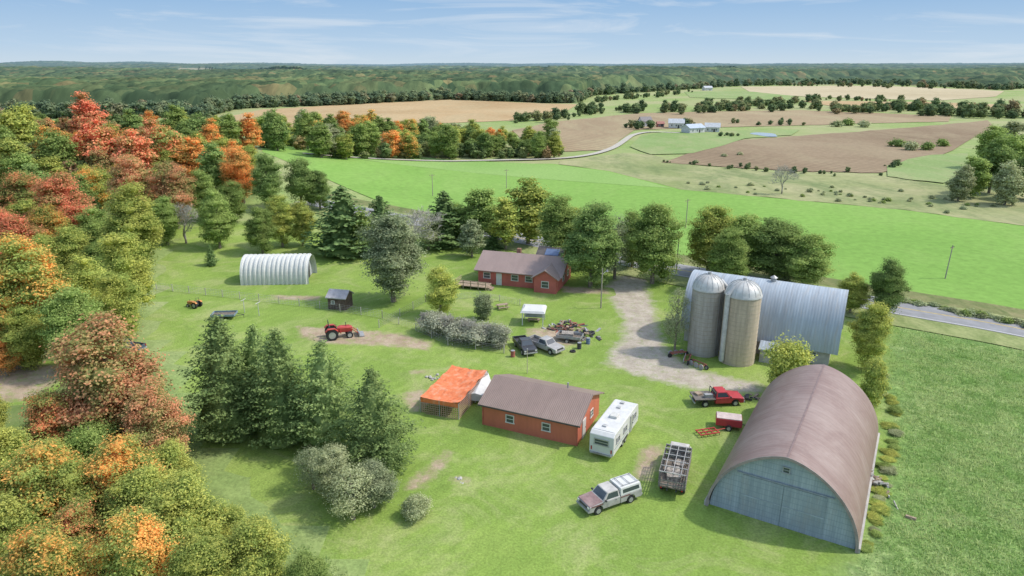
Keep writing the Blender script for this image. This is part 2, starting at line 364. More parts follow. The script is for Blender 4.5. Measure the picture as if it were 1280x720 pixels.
lane=smooth_line([g(380,209),g(420,207.5),g(500,204),g(600,201.5),g(690,200),g(735,195.5),g(765,187),g(780,177),g(790,169),g(812,165),g(850,167)],3)
ribbon('farm_lane',lane,3.2,M('lane_surface',(.44,.41,.35),.9),.44)
# ---------------------------------------------------------------- vegetation prototypes
def sph(n):
    d=rng.normal(size=(n,3)); return d/np.linalg.norm(d,axis=1)[:,None]
def nrm(a): return a/np.maximum(np.linalg.norm(a,axis=1)[:,None],1e-9)
def quads_at(p,n,size,asp=.75):
    k=len(p); r=sph(k); t=nrm(np.cross(n,r)); b=np.cross(n,t); a=size*rng.uniform(.5,1.4,k)
    t=t*a[:,None]; b=b*(a*asp)[:,None]
    v=np.stack([p-t,p-b*.9+n*a[:,None]*.12,p+t,p+b],1).reshape(-1,3)
    return v,np.arange(4*k).reshape(k,4)
def ico(sub):
    bm=bmesh.new(); bmesh.ops.create_icosphere(bm,subdivisions=sub,radius=1); v=np.array([x.co[:] for x in bm.verts]); f=np.array([[q.index for q in x.verts] for x in bm.faces]); bm.free(); return v,f
ICO1=ico(1); ICO2=ico(2)
def crown(R,Hc,z0,nl,nleaf,leaf,low=False,spread=.72,lr=(.13,.30),core=.58,noisy=.24):
    c0=np.array([0,0,z0+Hc*.47]); d=sph(nl); rr=rng.uniform(.35,1,nl)**.6
    C=c0+d*rr[:,None]*np.array([R*spread,R*spread,Hc/2*.84])*(1+rng.uniform(-.15,.12,(nl,1))); tp=np.clip((C[:,2]-c0[2])/(Hc/2),-1,1); taper=np.where(tp>0,1-.4*tp,1+.12*tp)
    C[:,:2]*=taper[:,None]
    r=R*rng.uniform(lr[0],lr[1],nl); 
    r[0]=R*.52; C[0]=c0; r[1]=R*.42; C[1]=c0+np.array([0,0,Hc*.22]); r[2]=R*.5; C[2]=c0-np.array([0,0,Hc*.2])
    C[:,2]=np.maximum(C[:,2],z0+r*.6)
    w=r**2/np.sum(r**2); P=np.zeros((0,3)); D=np.zeros((0,3))
    for _ in range(8):
        m=nleaf*2; li=rng.choice(nl,m,p=w); dd=sph(m); dd[:,2]=np.abs(dd[:,2])*.9*np.sign(dd[:,2]+.6)
        dd=nrm(dd); rad=r[li]*(1+rng.normal(0,noisy,m))
        p=C[li]+dd*rad[:,None]*np.array([1,1,.85])
        dist=np.linalg.norm(p[:,None,:]-C[None],axis=2); ok=(dist>r[None]*.64).sum(1)>=nl
        P=np.vstack([P,p[ok]]); D=np.vstack([D,dd[ok]])
        if len(P)>=nleaf: break
    P=P[:nleaf]; D=D[:nleaf]
    n=nrm(D*.45+nrm(P-c0)*.45+sph(len(P))*.7+np.array([0,0,.75]))
    v,q=quads_at(P,n,leaf); V,Fc=(ICO1 if low else ICO2)
    vs=[v]; ts=[]; k=len(v)
    for i in range(nl):
        jit=1+rng.uniform(-.14,.14,(len(V),1)); vs.append(C[i]+V*jit*r[i]*core*np.array([1,1,.85])); ts.append(Fc+k); k+=len(V)
    return np.vstack(vs),q,np.vstack(ts)
def conifer(H,R,dens,leaf,z0=.02,pw=.66):
    P=[];Nn=[]
    z=H*z0
    while z<H*.985:
        f=(z/H); L0=R*(1-f)**pw*(.75+.25*min(1,(f)/.10))*random.uniform(.85,1.1); nb=max(4,int((8 if f<.6 else 6)*dens)); a0=random.uniform(0,6)
        for b in range(nb):
            a=a0+2*PI*b/nb+random.uniform(-.3,.3); L=L0*random.uniform(.55,1.25)
            m=max(2,int(L*5*dens)); s=np.linspace(.25,1,m)*L
            for lat in (-1,0,1):
                x=s; yy=lat*.18*s*rng.uniform(.5,1.2,m)+rng.normal(0,.08,m); zz=z+.02*s+.12*s*s/max(L,.1)+rng.normal(0,.10,m)-abs(lat)*.06
                P.append(np.c_[x*math.cos(a)-yy*math.sin(a),x*math.sin(a)+yy*math.cos(a),zz])
                nn=sph(m)*.6+np.array([math.cos(a)*.35,math.sin(a)*.35,1.0]); Nn.append(nrm(nn))
        z+=H*.032/dens**.5*random.uniform(.8,1.2)
    P=np.vstack(P); Nn=np.vstack(Nn); v,q=quads_at(P,Nn,leaf,.6)
    nseg=11; rings=[]; lv=18
    for j in range(lv):
        f=z0+(1-z0)*j/(lv-1); rr=R*.55*(1-f)**pw+.02
        for i in range(nseg):
            a=2*PI*i/nseg; q_=rr*random.uniform(.6,1.15); rings.append((q_*math.cos(a),q_*math.sin(a),f*H*.95))
    k=len(v); qs=[]
    for j in range(lv-1):
        for i in range(nseg): qs.append((k+j*nseg+i,k+j*nseg+(i+1)%nseg,k+(j+1)*nseg+(i+1)%nseg,k+(j+1)*nseg+i))
    return np.vstack([v,np.array(rings)]),np.vstack([q,np.array(qs)]),None
def branches(H,spread,levels=5,thin=.02,kids=3):
    mb=MB()
    def rec(p,d,L,r,l):
        e=p+d*L; mb.cyl(p,e,r,max(r*.68,thin*.6),5 if l<2 else 3,False)
        if l>=levels: return
        for k_ in range(kids if l>0 else kids+2):
            q=Vector(sph(1)[0]); nd=(d*.75+q*spread+Vector((0,0,.18))).normalized()
            rec(p+(e-p)*random.uniform(.55,1),nd,L*random.uniform(.6,.82),max(r*.6,thin),l+1)
    rec(Vector((0,0,0)),Vector((0,0,1)),H*.3,H*.016,0)
    me=bpy.data.meshes.new('branches'); me.from_pydata(mb.v,[],mb.f); return me
bark=M('bark',(.24,.20,.16),.95,var=.35,ns=4); greybark=M('grey_bark',(.40,.38,.33),.95,var=.3,ns=4)
def trunk_mesh(H,r,limb=True):
    mb=MB(); pts=[Vector((0,0,-.3)),Vector((.08*r,.0,H*.2)),Vector((random.uniform(-.25,.25),random.uniform(-.25,.25),H*.45)),Vector((random.uniform(-.4,.4),random.uniform(-.4,.4),H*.82))]
    rs=[r*1.35,r,r*.75,r*.25]
    for a,b,c,d in zip(pts,pts[1:],rs,rs[1:]): mb.cyl(a,b,c,d,8,False)
    if limb:
        for k_ in range(7):
            f=random.uniform(.25,.65); p=pts[1].lerp(pts[3],f); a=k_*2.4; e=p+Vector((math.cos(a),math.sin(a),.8))*H*.17
            mb.cyl(p,e,r*.4,r*.15,5,False)
    me=bpy.data.meshes.new('trunk'); me.from_pydata(mb.v,[],mb.f); me.materials.append(bark); return me
PR={}
def proto(key,cm,H,R,tr): PR.setdefault(key,[]).append((cm,H,R,tr))
for s in range(7):
    v,q,t=crown(4.5,11.6+s*.3,.4,50+s*3,21000,.105,lr=(.11,.29),noisy=.28); proto('near',npmesh('crown',v,q,t,[bark]),12.5+s*.3,4.7,trunk_mesh(12.0,.24))
for s in range(7):
    v,q,t=crown(4.5,10.4+s*.5,.2,34+s*2,7400,.195,lr=(.12,.3),noisy=.27); proto('mid',npmesh('crown',v,q,t,[bark]),11.4+s*.5,4.7,trunk_mesh(11.0,.24))
for s in range(2):
    v,q,t=crown(4.3,11.4,.6,46,7000,.10,lr=(.10,.24),core=.25,noisy=.4); proto('sparse',npmesh('crown',v,q,t,[bark]),12.2,4.6,trunk_mesh(12.0,.24))
for s in range(4):
    v,q,t=crown(2.2,2.9+.2*s,.02,22,5600,.08,lr=(.16,.36),noisy=.3); proto('shrub',npmesh('crown',v,q,t,[bark]),3.0,2.4,trunk_mesh(2.4,.06))
for s in range(4):
    v,q,t=crown(2.0,1.9,-.15,10,520,.2,True,noisy=.3,lr=(.18,.4)); proto('bush',npmesh('crown',v,q,t,[bark]),2.0,2.1,trunk_mesh(1.6,.06,False))
for s in range(4):
    v,q,t=conifer(12,4.9,1.35,.14); proto('spruce',npmesh('crown',v,q,t,[bark]),12,4.5,trunk_mesh(11.5,.22,False))
for s in range(2):
    v,q,t=conifer(12,4.3,.9,.27,.03,.66); proto('spruce_mid',npmesh('crown',v,q,t,[bark]),12,3.9,trunk_mesh(11.5,.22,False))
for s in range(2): me=branches(11,.62,6,.02); proto('bare',me,11,4.3,trunk_mesh(4,.18,False))
for s in range(3): me=branches(3.6,.85,6,.010,3); proto('bare_shrub',me,3.2,2.2,trunk_mesh(.8,.06,False))
FM={
'G':foliage('green_leaves',(.105,.148,.042),(.15,.188,.058)),
'DG':foliage('dark_green_leaves',(.088,.128,.043),(.122,.162,.053)),
'YG':foliage('yellow_green_leaves',(.145,.182,.048),(.225,.228,.06),.3,(.4,.62)),
'O':foliage('orange_leaves',(.21,.18,.058),(.40,.185,.06),.32,(.34,.58)),
'R':foliage('red_leaves',(.20,.16,.06),(.38,.135,.08),.32,(.34,.6)),
'RU':foliage('rust_leaves',(.155,.165,.06),(.29,.145,.08),.34,(.38,.62)),
'GO':foliage('green_leaves_turning_orange',(.15,.182,.05),(.38,.195,.058),.3,(.46,.66)),
'GR':foliage('green_leaves_turning_red',(.14,.172,.052),(.35,.145,.07),.3,(.46,.66)),
'GG':foliage('grey_green_leaves',(.125,.15,.08),(.175,.195,.115)),
'SP':foliage('spruce_needles',(.082,.12,.042),(.12,.155,.057),.35,(.35,.65),.32),
'PN':foliage('pine_needles',(.070,.114,.043),(.105,.148,.055),.35,(.35,.65),.32),
'OL':foliage('olive_leaves',(.148,.165,.085),(.198,.21,.122)),
'TW':foliage('grey_green_twigs',(.155,.16,.115),(.205,.21,.155)),
'B':greybark}
CW={'G':'green','DG':'dark green','YG':'yellow-green','O':'orange','R':'red','RU':'rust-brown','GO':'green-orange','GR':'green-red','GG':'grey-green','SP':'green','PN':'deep green','OL':'olive','B':'bare grey','TW':'grey-green'}
REG=[]; POS=[]
def plant(key,col,x,y,s,label=None,region=None,group=None,sz=None,px=None):
    cm,H,Rr,tr=random.choice(PR[key])
    base={'near':'deciduous_tree','mid':'deciduous_tree','sparse':'deciduous_tree','shrub':'shrub','bush':'shrub','spruce':'spruce_tree','spruce_mid':'spruce_tree','bare':'bare_tree','bare_shrub':'bare_shrub'}[key]
    cat='shrub' if 'shrub' in base else 'tree'
    r=thing(base,label,cat,(x,y,float(terr(x,y))),random.uniform(0,6.28),group); r.scale=(s,s,sz if sz else s)
    o=objm('trunk',tr,r)
    if not len(cm.materials): cm.materials.append(bark)
    c=objm('crown' if col!='B' else 'branches',cm,r)
    c.material_slots[0].link='OBJECT'; c.material_slots[0].material=FM[col]
    POS.append((x,y))
    if not label:
        pxx=px if px is not None else project(x,y,3)[0]
        REG.append((r,col,base,region,pxx))
    return r
def tree(px,py,w,col,key='near',label=None,region=None,hr=None,group=None):
    """crown centre in the picture and crown width; solves the standing point on the terrain"""
    cm,H,Rr,tr=PR[key][0]; s=1
    for _ in range(4):
        hc=(.5 if 'spruce' not in key else .42)*H*s*(hr or 1); x,y,t=hit(px,py,hc); s=(w/2/F*t)/Rr
    return plant(key,col,x,y,s,label,region,group=group,sz=s*(hr or 1),px=px)
def standing(px,pyb,ptop,w,col,key,label=None,region=None,group=None):
    """ground contact pixel + top pixel"""
    cm,H,Rr,tr=PR[key][0]; x,y,t=hit(px,pyb,0); dx,dy,dz=ray(px,ptop); tt=y/dy; h=CH+dz*tt-float(terr(x,y)); s=h/H; sr=(w/2/F*t)/Rr
    return plant(key,col,x,y,sr,label,region,group=group,sz=s,px=px)
# left wood
top=[(25,165,64,'YG'),(72,152,50,'GO'),(112,158,58,'R'),(150,150,52,'O'),(185,152,48,'R'),(218,158,48,'G'),(250,163,48,'DG'),(285,168,46,'G'),(312,172,42,'O'),
(18,205,66,'YG'),(70,196,60,'G'),(120,186,66,'R'),(165,192,66,'R'),(207,188,58,'GR'),(240,200,52,'O'),(268,214,54,'DG'),(0,150,46,'G'),(50,140,44,'GO'),(130,140,42,'GO'),(95,138,42,'O')]
midw=[(300,215,60,'O'),(335,228,54,'DG'),(374,222,60,'DG'),(398,235,42,'DG'),(30,245,74,'GR'),(80,262,86,'R'),(120,232,58,'GO'),(165,240,70,'RU'),(216,240,70,'RU'),(165,288,90,'YG'),(118,290,60,'G'),(270,272,60,'G'),(325,285,50,'G'),(350,277,50,'YG'),(376,278,46,'YG'),(-10,290,76,'R'),(255,245,50,'G'),(205,275,50,'G'),(290,250,46,'G')]
low=[(22,312,78,'R'),(62,295,66,'GO'),(95,320,76,'YG'),(40,372,124,'GO'),(-25,400,100,'GO'),(112,368,86,'YG'),(158,345,84,'YG'),(92,410,92,'G'),(30,418,74,'YG'),(2,442,50,'O'),(150,388,74,'YG'),(-50,350,100,'G'),(62,330,70,'YG'),(128,330,60,'G')]
near=[(135,480,165,'RU'),(70,545,96,'GR'),(195,545,100,'RU'),(12,585,100,'YG'),(52,618,135,'GO'),(150,612,130,'GO'),(232,655,120,'YG'),(320,705,110,'YG'),(98,680,90,'GR'),(10,685,120,'YG'),(175,705,130,'GO'),(255,730,110,'YG'),(-30,640,120,'YG'),(60,740,130,'GO'),(118,565,90,'G'),(215,600,90,'YG'),(100,640,100,'YG'),(385,735,70,'G'),(290,665,70,'YG')]
RT,RM,RL,RN='at the top of the left wood','on the left wood slope','by the left clearing','in the near corner wood'
for L,reg in ((top,RT),(midw,RM),(low,RL),(near,RN)):
    for px,py,w,c in L: tree(px,py,w,c,'near' if reg!=RT else 'mid',region=reg)
tree(228,272,52,'B','bare',label='bare grey tree on the lawn edge of the autumn wood')
cnt=0
for k_ in range(3000):
    px=random.uniform(-90,320); py=random.uniform(150,330) if random.random()<.7 else random.uniform(330,720); x,y,t=hit(px,py,0)
    if t>420 or (px>210 and py>230) or (py>330 and px>120 and not(py>540 and px<230)) or (440<py<560 and px<110): continue
    dmin=22 if t>100 else 13
    if any((a-x)**2+(b-y)**2<dmin for a,b in POS): continue
    c=random.choices(['G','DG','YG','O','R','RU','GO','GR'],[3,1.2,3,1.8,1.3,1,2,1.2])[0] if py<330 else random.choices(['G','YG','GO'],[2,4,2])[0]
    plant('mid' if t>110 else 'near',c,x,y,random.uniform(.75,1.05)*(1 if t>100 else .75),label='mixed autumn tree standing deep inside the left wood',group='trees deep in the left wood'); cnt+=1
    if cnt>92: break
# mid wood across the green field
cnt=0; MWP=[]
for k_ in range(4000):
    px=random.uniform(328,705)
    yb=random.uniform(172,200) if px<640 else random.uniform(184,197)
    if px<400: yb=random.uniform(170,189)
    if px>560: yb=random.uniform(180,200)
    x,y,t=hit(px,yb,0)
    if any((a-x)**2+(b-y)**2<42 for a,b in MWP): continue
    MWP.append((x,y))
    c=random.choices(['G','DG','OL','YG','O','GO'],[3.6,3.6,2,1.8,.2,.5])[0]
    if 430<px<520: c=random.choices(['O','GO','G','YG','R'],[1.6,3,3,2,.2])[0]
    s=random.uniform(.95,1.35)*(1 if px<600 else .8)
    plant('mid',c,x,y,s,label='tree in the dense wood across the green field',group='trees of the wood across the green field',sz=s*random.uniform(.75,1.05)); cnt+=1
    if cnt>100: break
# farm trees, each labelled
T=[('standing',(492,378,268,104,'GG','near'),'large grey-green tree standing left of the red house'),
('standing',(432,318,232,92,'PN','spruce_mid'),'broad dark pine behind the white arched hut'),
('standing',(478,316,244,60,'PN','spruce_mid'),'dark pine beside the leafless grey tree'),
('standing',(556,308,238,64,'PN','spruce_mid'),'narrow dark spruce behind the left end of the red house'),
('standing',(515,322,244,84,'B','bare'),'big leafless grey tree behind the grey-green yard tree'),
('standing',(536,312,262,56,'OL','sparse'),'thin olive tree right of the big leafless tree'),
('standing',(455,322,268,50,'G','mid'),'small green tree between the two dark pines'),
('standing',(577,304,250,50,'G','mid'),'leafy tree between the spruce and the slim roadside tree'),
('standing',(602,306,226,62,'G','mid'),'slim green tree beside the road behind the house'),
('standing',(660,306,226,84,'YG','mid'),'pale yellow-green tree above the road behind the house'),
('standing',(632,312,252,56,'YG','mid'),'lower yellow-green tree left of the pale tree by the road'),
('standing',(590,322,278,44,'GG','mid'),'small grey-green tree at the back of the red house'),
('standing',(617,312,286,22,'PN','spruce_mid'),'tiny dark spruce behind the house roof'),
('standing',(697,340,244,76,'G','near'),'tall green tree touching the right end of the red house'),
('standing',(738,360,252,96,'DG','near'),'big dark leafy tree between house and driveway'),
('standing',(722,335,260,66,'YG','near'),'yellow-green tree behind the big dark tree at the driveway'),
('standing',(768,350,262,64,'GG','sparse'),'thin grey-green tree right of the big dark driveway tree'),
('standing',(815,355,242,88,'G','near'),'big round tree at the mouth of the driveway'),
('standing',(790,335,254,60,'G','near'),'tree tucked behind the driveway mouth tree'),
('standing',(884,346,258,78,'YG','near'),'yellow-green tree at the left of the clump behind the metal barn'),
('standing',(905,362,285,70,'G','near'),'lower green tree just behind the silo domes'),
('standing',(925,345,264,96,'G','near'),'tree in the clump behind the metal barn, second from its left'),
('standing',(966,352,268,96,'DG','near'),'dark tree in the middle of the clump behind the metal barn'),
('standing',(1003,362,284,84,'G','near'),'tree at the right of the clump behind the metal barn'),
('standing',(985,352,300,60,'GG','near'),'grey-green tree low between the two right clump trees'),
('standing',(1105,400,313,60,'DG','near'),'dark narrow tree standing beside the paved road'),
('standing',(1062,392,338,52,'YG','near'),'yellowish tree just behind the end of the metal barn'),
('standing',(1082,462,376,62,'YG','near'),'yellow-tinged tree in front of the barn end at the meadow'),
('standing',(843,440,348,48,'OL','sparse'),'thin olive tree left of the two silos'),
('standing',(551,395,326,56,'YG','near'),'yellow-green tree on the lawn in front of the deck'),
('standing',(604,399,366,34,'GG','shrub'),'small round grey-green shrub on the front lawn'),
('standing',(983,494,432,80,'YG','shrub'),'bright yellow-green bush at the back of the brown arched barn'),
('standing',(1088,508,455,48,'YG','shrub'),'yellowish bush along the right side of the brown arched barn'),
('standing',(265,333,306,16,'PN','spruce_mid'),'tiny conifer on the lawn near the left wood'),
('standing',(977,243,196,38,'B','bare'),'lone leafless tree in the far rough meadow'),
('standing',(290,543,392,116,'SP','spruce'),'leftmost tall spruce of the five in the yard'),
('standing',(330,525,404,92,'SP','spruce'),'second spruce from the left, set back behind its neighbours'),
('standing',(358,550,410,106,'SP','spruce'),'middle tall spruce of the five in the yard'),
('standing',(412,560,424,106,'SP','spruce'),'fourth tall spruce from the left in the yard'),
('standing',(472,588,458,114,'SP','spruce'),'rightmost tall spruce of the five in the yard'),
('standing',(392,612,552,62,'GG','sparse'),'ragged grey-green small tree at the foot of the fourth spruce'),
('standing',(418,630,560,66,'OL','near'),'olive small tree squeezed between the two ragged ones'),
('standing',(442,652,574,84,'OL','sparse'),'broad ragged olive small tree in front of the rightmost spruce'),
('standing',(468,636,574,74,'GG','near'),'grey-green small tree right of the broad olive one'),
('tree',(520,635,50,'OL','shrub'),'small lone olive shrub on the lower lawn')]
for fn,a,lab in T: (standing if fn=='standing' else tree)(*a,label=lab)
for px,py,w in ((536,410,50),(562,414,56),(590,418,60),(615,424,50)):
    standing(px,py+8,py-26,w,'B','bare_shrub',region='in the row by the parked trucks')
for px,py,w in ((545,412,56),(572,417,64),(600,422,64),(622,428,44)):
    standing(px,py+6,py-20,w,'TW','shrub',region='in the row by the parked trucks')
for px,py,w,c in ((1218,218,48,'G'),(1243,208,56,'DG'),(1268,198,58,'G'),(1202,228,40,'OL'),(1262,228,48,'OL'),(1240,184,44,'G'),(1264,174,50,'OL'),(1290,215,58,'DG'),(1295,185,58,'G')):
    tree(px,py,w,c,'mid',region='in the right edge clump')
for px,py,w,c in ((1122,182,24,'DG'),(1140,186,26,'OL'),(1160,186,24,'DG'),(1178,182,22,'G'),(1046,158,18,'OL'),(1060,156,20,'DG'),(1080,158,20,'OL'),(925,196,10,'OL'),(905,198,10,'OL'),(870,206,10,'OL')):
    tree(px,py-4,w,c,'bush',region='on the far brown field edge')
for cl in range(16):
    cx_=random.uniform(820,1300)
    for k_ in range(random.choice([2,4,6])):
        px=cx_+random.gauss(0,16); py=np.interp(px,[820,1000,1300],[226,238,266])+random.gauss(0,4)
        tree(px,py,random.choice([5,6,7,8,9,11]),random.choice(['OL','G','GG','OL']),'bush',label='low shrub scattered in the scrub strip above the green field',group='shrubs scattered in the scrub strip')
for k_ in range(30):
    f=(k_+random.random())/30; px=np.interp(f,[0,.25,.5,1],[1096,1116,1112,1082])+random.uniform(-5,6); py=462+f*234
    tree(px,py,random.uniform(14,30),random.choice(['YG','G','OL']),'shrub',label='low weedy growth along the right side of the brown arched barn',group='weedy growth beside the arched barn',hr=random.uniform(.25,.5))
for k_ in range(34):
    f=(k_+random.random())/34; tree(1118+f*175,373+f*34+random.uniform(-2,2),random.uniform(8,26),random.choice(['OL','G','OL','GG']),'bush',label='low brush on the bank beyond the paved road',group='brush on the roadside bank',hr=random.uniform(.5,.9))
D=defaultdict(list)
for e in REG: D[(e[1],e[2],e[3])].append(e)
ORD=['first','second','third','fourth','fifth','sixth','seventh','eighth','ninth','tenth','eleventh','twelfth']
NW=['one','two','three','four','five','six','seven','eight','nine','ten','eleven','twelve']
for (c,b,reg),L in D.items():
    L.sort(key=lambda e:e[4]); noun=('tree' if b.endswith('tree') else ('bare shrub' if b=='bare_shrub' else 'shrub')); cw=CW[c] if b!='bare_shrub' else 'grey'
    for i,e in enumerate(L):
        n=len(L)
        if n==1: e[0]['label']=f'only {cw} {noun} {reg}'
        elif i==0: e[0]['label']=f'leftmost of {NW[n-1]} {cw} {noun}s {reg}'
        elif i==n-1: e[0]['label']=f'rightmost of {NW[n-1]} {cw} {noun}s {reg}'
        else: e[0]['label']=f'{ORD[i]} from left of {NW[n-1]} {cw} {noun}s {reg}'
        e[0]['group']=f'trees and shrubs {reg}'
# far canopy (one mass)
def worley(x,y,cs):
    ix=np.floor(x/cs); iy=np.floor(y/cs); best=np.full(x.shape,9.0)
    for a in (-1,0,1):
        for b in (-1,0,1):
            cx=ix+a; cy=iy+b; h1=np.modf(np.sin(cx*127.1+cy*311.7)*43758.5453)[0]%1; h2=np.modf(np.sin(cx*269.5+cy*183.3)*24634.6345)[0]%1
            d=np.hypot(x/cs-cx-h1,y/cs-cy-h2); best=np.minimum(best,d)
    return best
CX=[-400,-200,0,250,262,300,430,560,720,740,860,925,1010,1100,1255,1280,1500]; CY=[150,150,148,146,144,135,130.5,123.8,129,119,111,107,105.5,105,112,110,112]
rows=[400.0]
while rows[-1]<12000: rows.append(rows[-1]*1.0052)
rr=np.array(rows); th=np.linspace(-R_(44),R_(44),1200); RR,TH=np.meshgrid(rr,th,indexing='ij')
X=RR*np.sin(TH); Y=RR*np.cos(TH); dd=Y*cp+CH*sp; PX=640+F*X/dd; PY=360-F*(Y*sp-CH*cp)/dd
curve=np.interp(PX.ravel(),CX,CY).reshape(PX.shape)
mask=PY<curve
edge=np.clip((curve-PY)/2.2,0,1)
amp1=np.clip((RR-850)/900,0,1); amp=np.clip((RR-2600)/3500,0,1)
hill=amp1*(7*np.sin(Y/150+X/520+1.5*np.sin(X/430+.5))+4*np.sin(X/240-Y/330)+2)+amp*(18+10*np.sin(X/1300+1.3)*np.cos(Y/1700)+7*np.sin(X/620+Y/900)+5*np.sin(X/260-2+Y/1400))*np.clip(1.25-.25*np.abs(X)/4000,.6,1.3)
hill=np.where(RR<2600,np.minimum(hill,13),hill)
fn_=np.sin(X/270+1.7*np.sin(Y/510+.6))+np.sin(Y/300+1.9*np.sin(X/420+2.1))+.5*np.sin(X/120+Y/260)
fld=(fn_>1.35)&(RR>950)&(RR<4200)&mask
d1=worley(X,Y,14.0); d1b=worley(X-300,Y+90,26.0); d2=worley(X+500,Y,90.0)
lump=1-np.clip(d1*1.15,0,1)**2; lumpb=1-np.clip(d1b*1.15,0,1)**2
hh=np.where(mask,(np.where(fld,.5,7+5*lump*np.clip(1.6-RR/3000,.3,1)+5*lumpb+5*(1-np.clip(d2,0,1)))+np.maximum(hill,-4)+4*amp1)*edge,0)
nth=len(th); i,j=np.meshgrid(np.arange(nth-1),np.arange(len(rr)-1)); k=(j*nth+i).ravel(); q=np.c_[k,k+1,k+1+nth,k+nth]
mf=mask.ravel(); q=q[mf[q].any(1)]
used=np.unique(q); rm=np.full(mf.size,-1); rm[used]=np.arange(len(used)); v=np.c_[X.ravel(),Y.ravel(),hh.ravel()][used]
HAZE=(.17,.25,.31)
m,nt=newmat('distant_canopy'); P=wpos(nt)
def vor(scale,mp):
    vo=N(nt,'ShaderNodeTexVoronoi'); vo.inputs['Scale'].default_value=scale; nt.links.new(mapping(nt,P,mp),vo.inputs['Vector'])
    rc=N(nt,'ShaderNodeSeparateColor'); nt.links.new(vo.outputs['Color'],rc.inputs[0]); return rc.outputs[0]
col=ramp(nt,vor(.065,(1,.4,.1)),[(0,(.045,.075,.033)),(.45,(.085,.125,.05)),(.85,(.135,.165,.065)),(1,(.20,.16,.07))])
col=mix(nt,.85,col,ramp(nt,noise(nt,mapping(nt,P,(1,.22,0)),.02,8,.8,.3),[(.38,.4),(.5,.95),(.62,1.5)]),'MULTIPLY')
col=mix(nt,ramp(nt,noise(nt,mapping(nt,P,(1,.35,0)),.004,5,.6),[(.42,0.0),(.58,.5)]),col,(.045,.072,.036))
at=N(nt,'ShaderNodeAttribute',attribute_name='m'); fc=ramp(nt,noise(nt,P,.003,3,.5),[(.47,(.32,.28,.17)),(.53,(.21,.27,.11))])
col=mix(nt,ramp(nt,at.outputs['Fac'],[(.4,0.0),(.6,1.0)]),col,fc)
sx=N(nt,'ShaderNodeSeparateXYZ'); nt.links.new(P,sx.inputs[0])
hz=ramp(nt,mth(nt,'DIVIDE',sx.outputs[1],9000.0,True),[(0,.0),(.1,.06),(.3,.28),(.6,.55),(1,.8)])  # aerial haze painted into the canopy colour, stronger with distance
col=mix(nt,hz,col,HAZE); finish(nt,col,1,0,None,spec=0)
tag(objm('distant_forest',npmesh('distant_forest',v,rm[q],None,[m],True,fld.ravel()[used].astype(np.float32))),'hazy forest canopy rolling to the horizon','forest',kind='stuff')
lows=[crown(5.2,8.6,-.3,12,230,.68,True,lr=(.24,.42),core=.74,spread=.68,noisy=.15) for _ in range(8)]
def merged(name,label,cat,pts,mat):
    VV=[];QQ=[];TT=[];AA=[];kk=0
    for x,y,s in pts:
        v,q,t=random.choice(lows); a=random.uniform(0,6.28); c_,s_=math.cos(a)*s,math.sin(a)*s; hz_=random.uniform(.75,1.25)
        VV.append(np.c_[v[:,0]*c_-v[:,1]*s_+x,v[:,0]*s_+v[:,1]*c_+y,v[:,2]*s*hz_+float(terr(x,y))]); QQ.append(q+kk); TT.append(t+kk); AA.append(np.full(len(v),random.random())); kk+=len(v)
    tag(objm(name,npmesh(name,np.vstack(VV),np.vstack(QQ),np.vstack(TT),[mat],False,np.concatenate(AA))),label,cat,kind='stuff')
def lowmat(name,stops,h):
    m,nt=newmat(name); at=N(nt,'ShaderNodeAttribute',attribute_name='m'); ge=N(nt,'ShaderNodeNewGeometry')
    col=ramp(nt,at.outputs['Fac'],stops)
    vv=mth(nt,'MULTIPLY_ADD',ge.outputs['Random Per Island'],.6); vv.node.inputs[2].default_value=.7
    col=mix(nt,h,mix(nt,1.0,col,vv,'MULTIPLY'),HAZE)  # h is the share of distance haze painted into the leaf colour
    d=N(nt,'ShaderNodeBsdfDiffuse'); t=N(nt,'ShaderNodeBsdfTranslucent'); ms=N(nt,'ShaderNodeMixShader'); o=N(nt,'ShaderNodeOutputMaterial')
    nt.links.new(col,d.inputs[0]); nt.links.new(col,t.inputs[0]); ms.inputs[0].default_value=.35
    nt.links.new(d.outputs[0],ms.inputs[1]); nt.links.new(t.outputs[0],ms.inputs[2]); nt.links.new(ms.outputs[0],o.inputs[0]); return m
GS=[(0,(.12,.175,.07)),(.4,(.165,.225,.085)),(.75,(.22,.265,.10)),(.92,(.28,.285,.12)),(1,(.40,.27,.14))]
P_=[]
for n_ in range(3200):
    px=random.uniform(-60,1340); cy=float(np.interp(px,CX,CY)); py=cy-abs(random.gauss(0,5.0))+1.0; x,y=g(px,py)
    if y<2100: P_.append((x,y,random.uniform(.6,1.5)))
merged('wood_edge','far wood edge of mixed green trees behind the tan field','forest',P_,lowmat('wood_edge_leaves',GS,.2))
P_=[]
for (x0,y0,x1,y1,n,h) in ((722,141,1010,136,150,.95),(1035,140,1165,137,60,1.0),(1150,143,1285,146,80,1.1),(640,152,720,146,30,.9),(780,160,812,160,9,.7),(856,162,866,158,4,.7),(650,188,700,196,12,.6),(880,170,930,172,8,.4),(915,157,1000,155,14,.4),(870,137,1010,128,60,.9),(1100,212,1120,208,4,.4),(740,128,860,116,70,.8),(1010,124,1170,128,30,.7),(260,152,300,164,16,.7),(930,106,1250,111,120,.9),(828,203,980,216,14,.25),(980,216,1100,219,12,.25)):
    for k_ in range(n):
        f=random.random(); f=f+.06*math.sin(f*40); px=x0+(x1-x0)*f; py=y0+(y1-y0)*f+random.gauss(0,1.6 if y0>130 else .7); x,y=g(px,py); P_.append((x,y,h*random.uniform(.3,1.15)))
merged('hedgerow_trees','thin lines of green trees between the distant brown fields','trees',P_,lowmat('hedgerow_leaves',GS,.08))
P_=[]
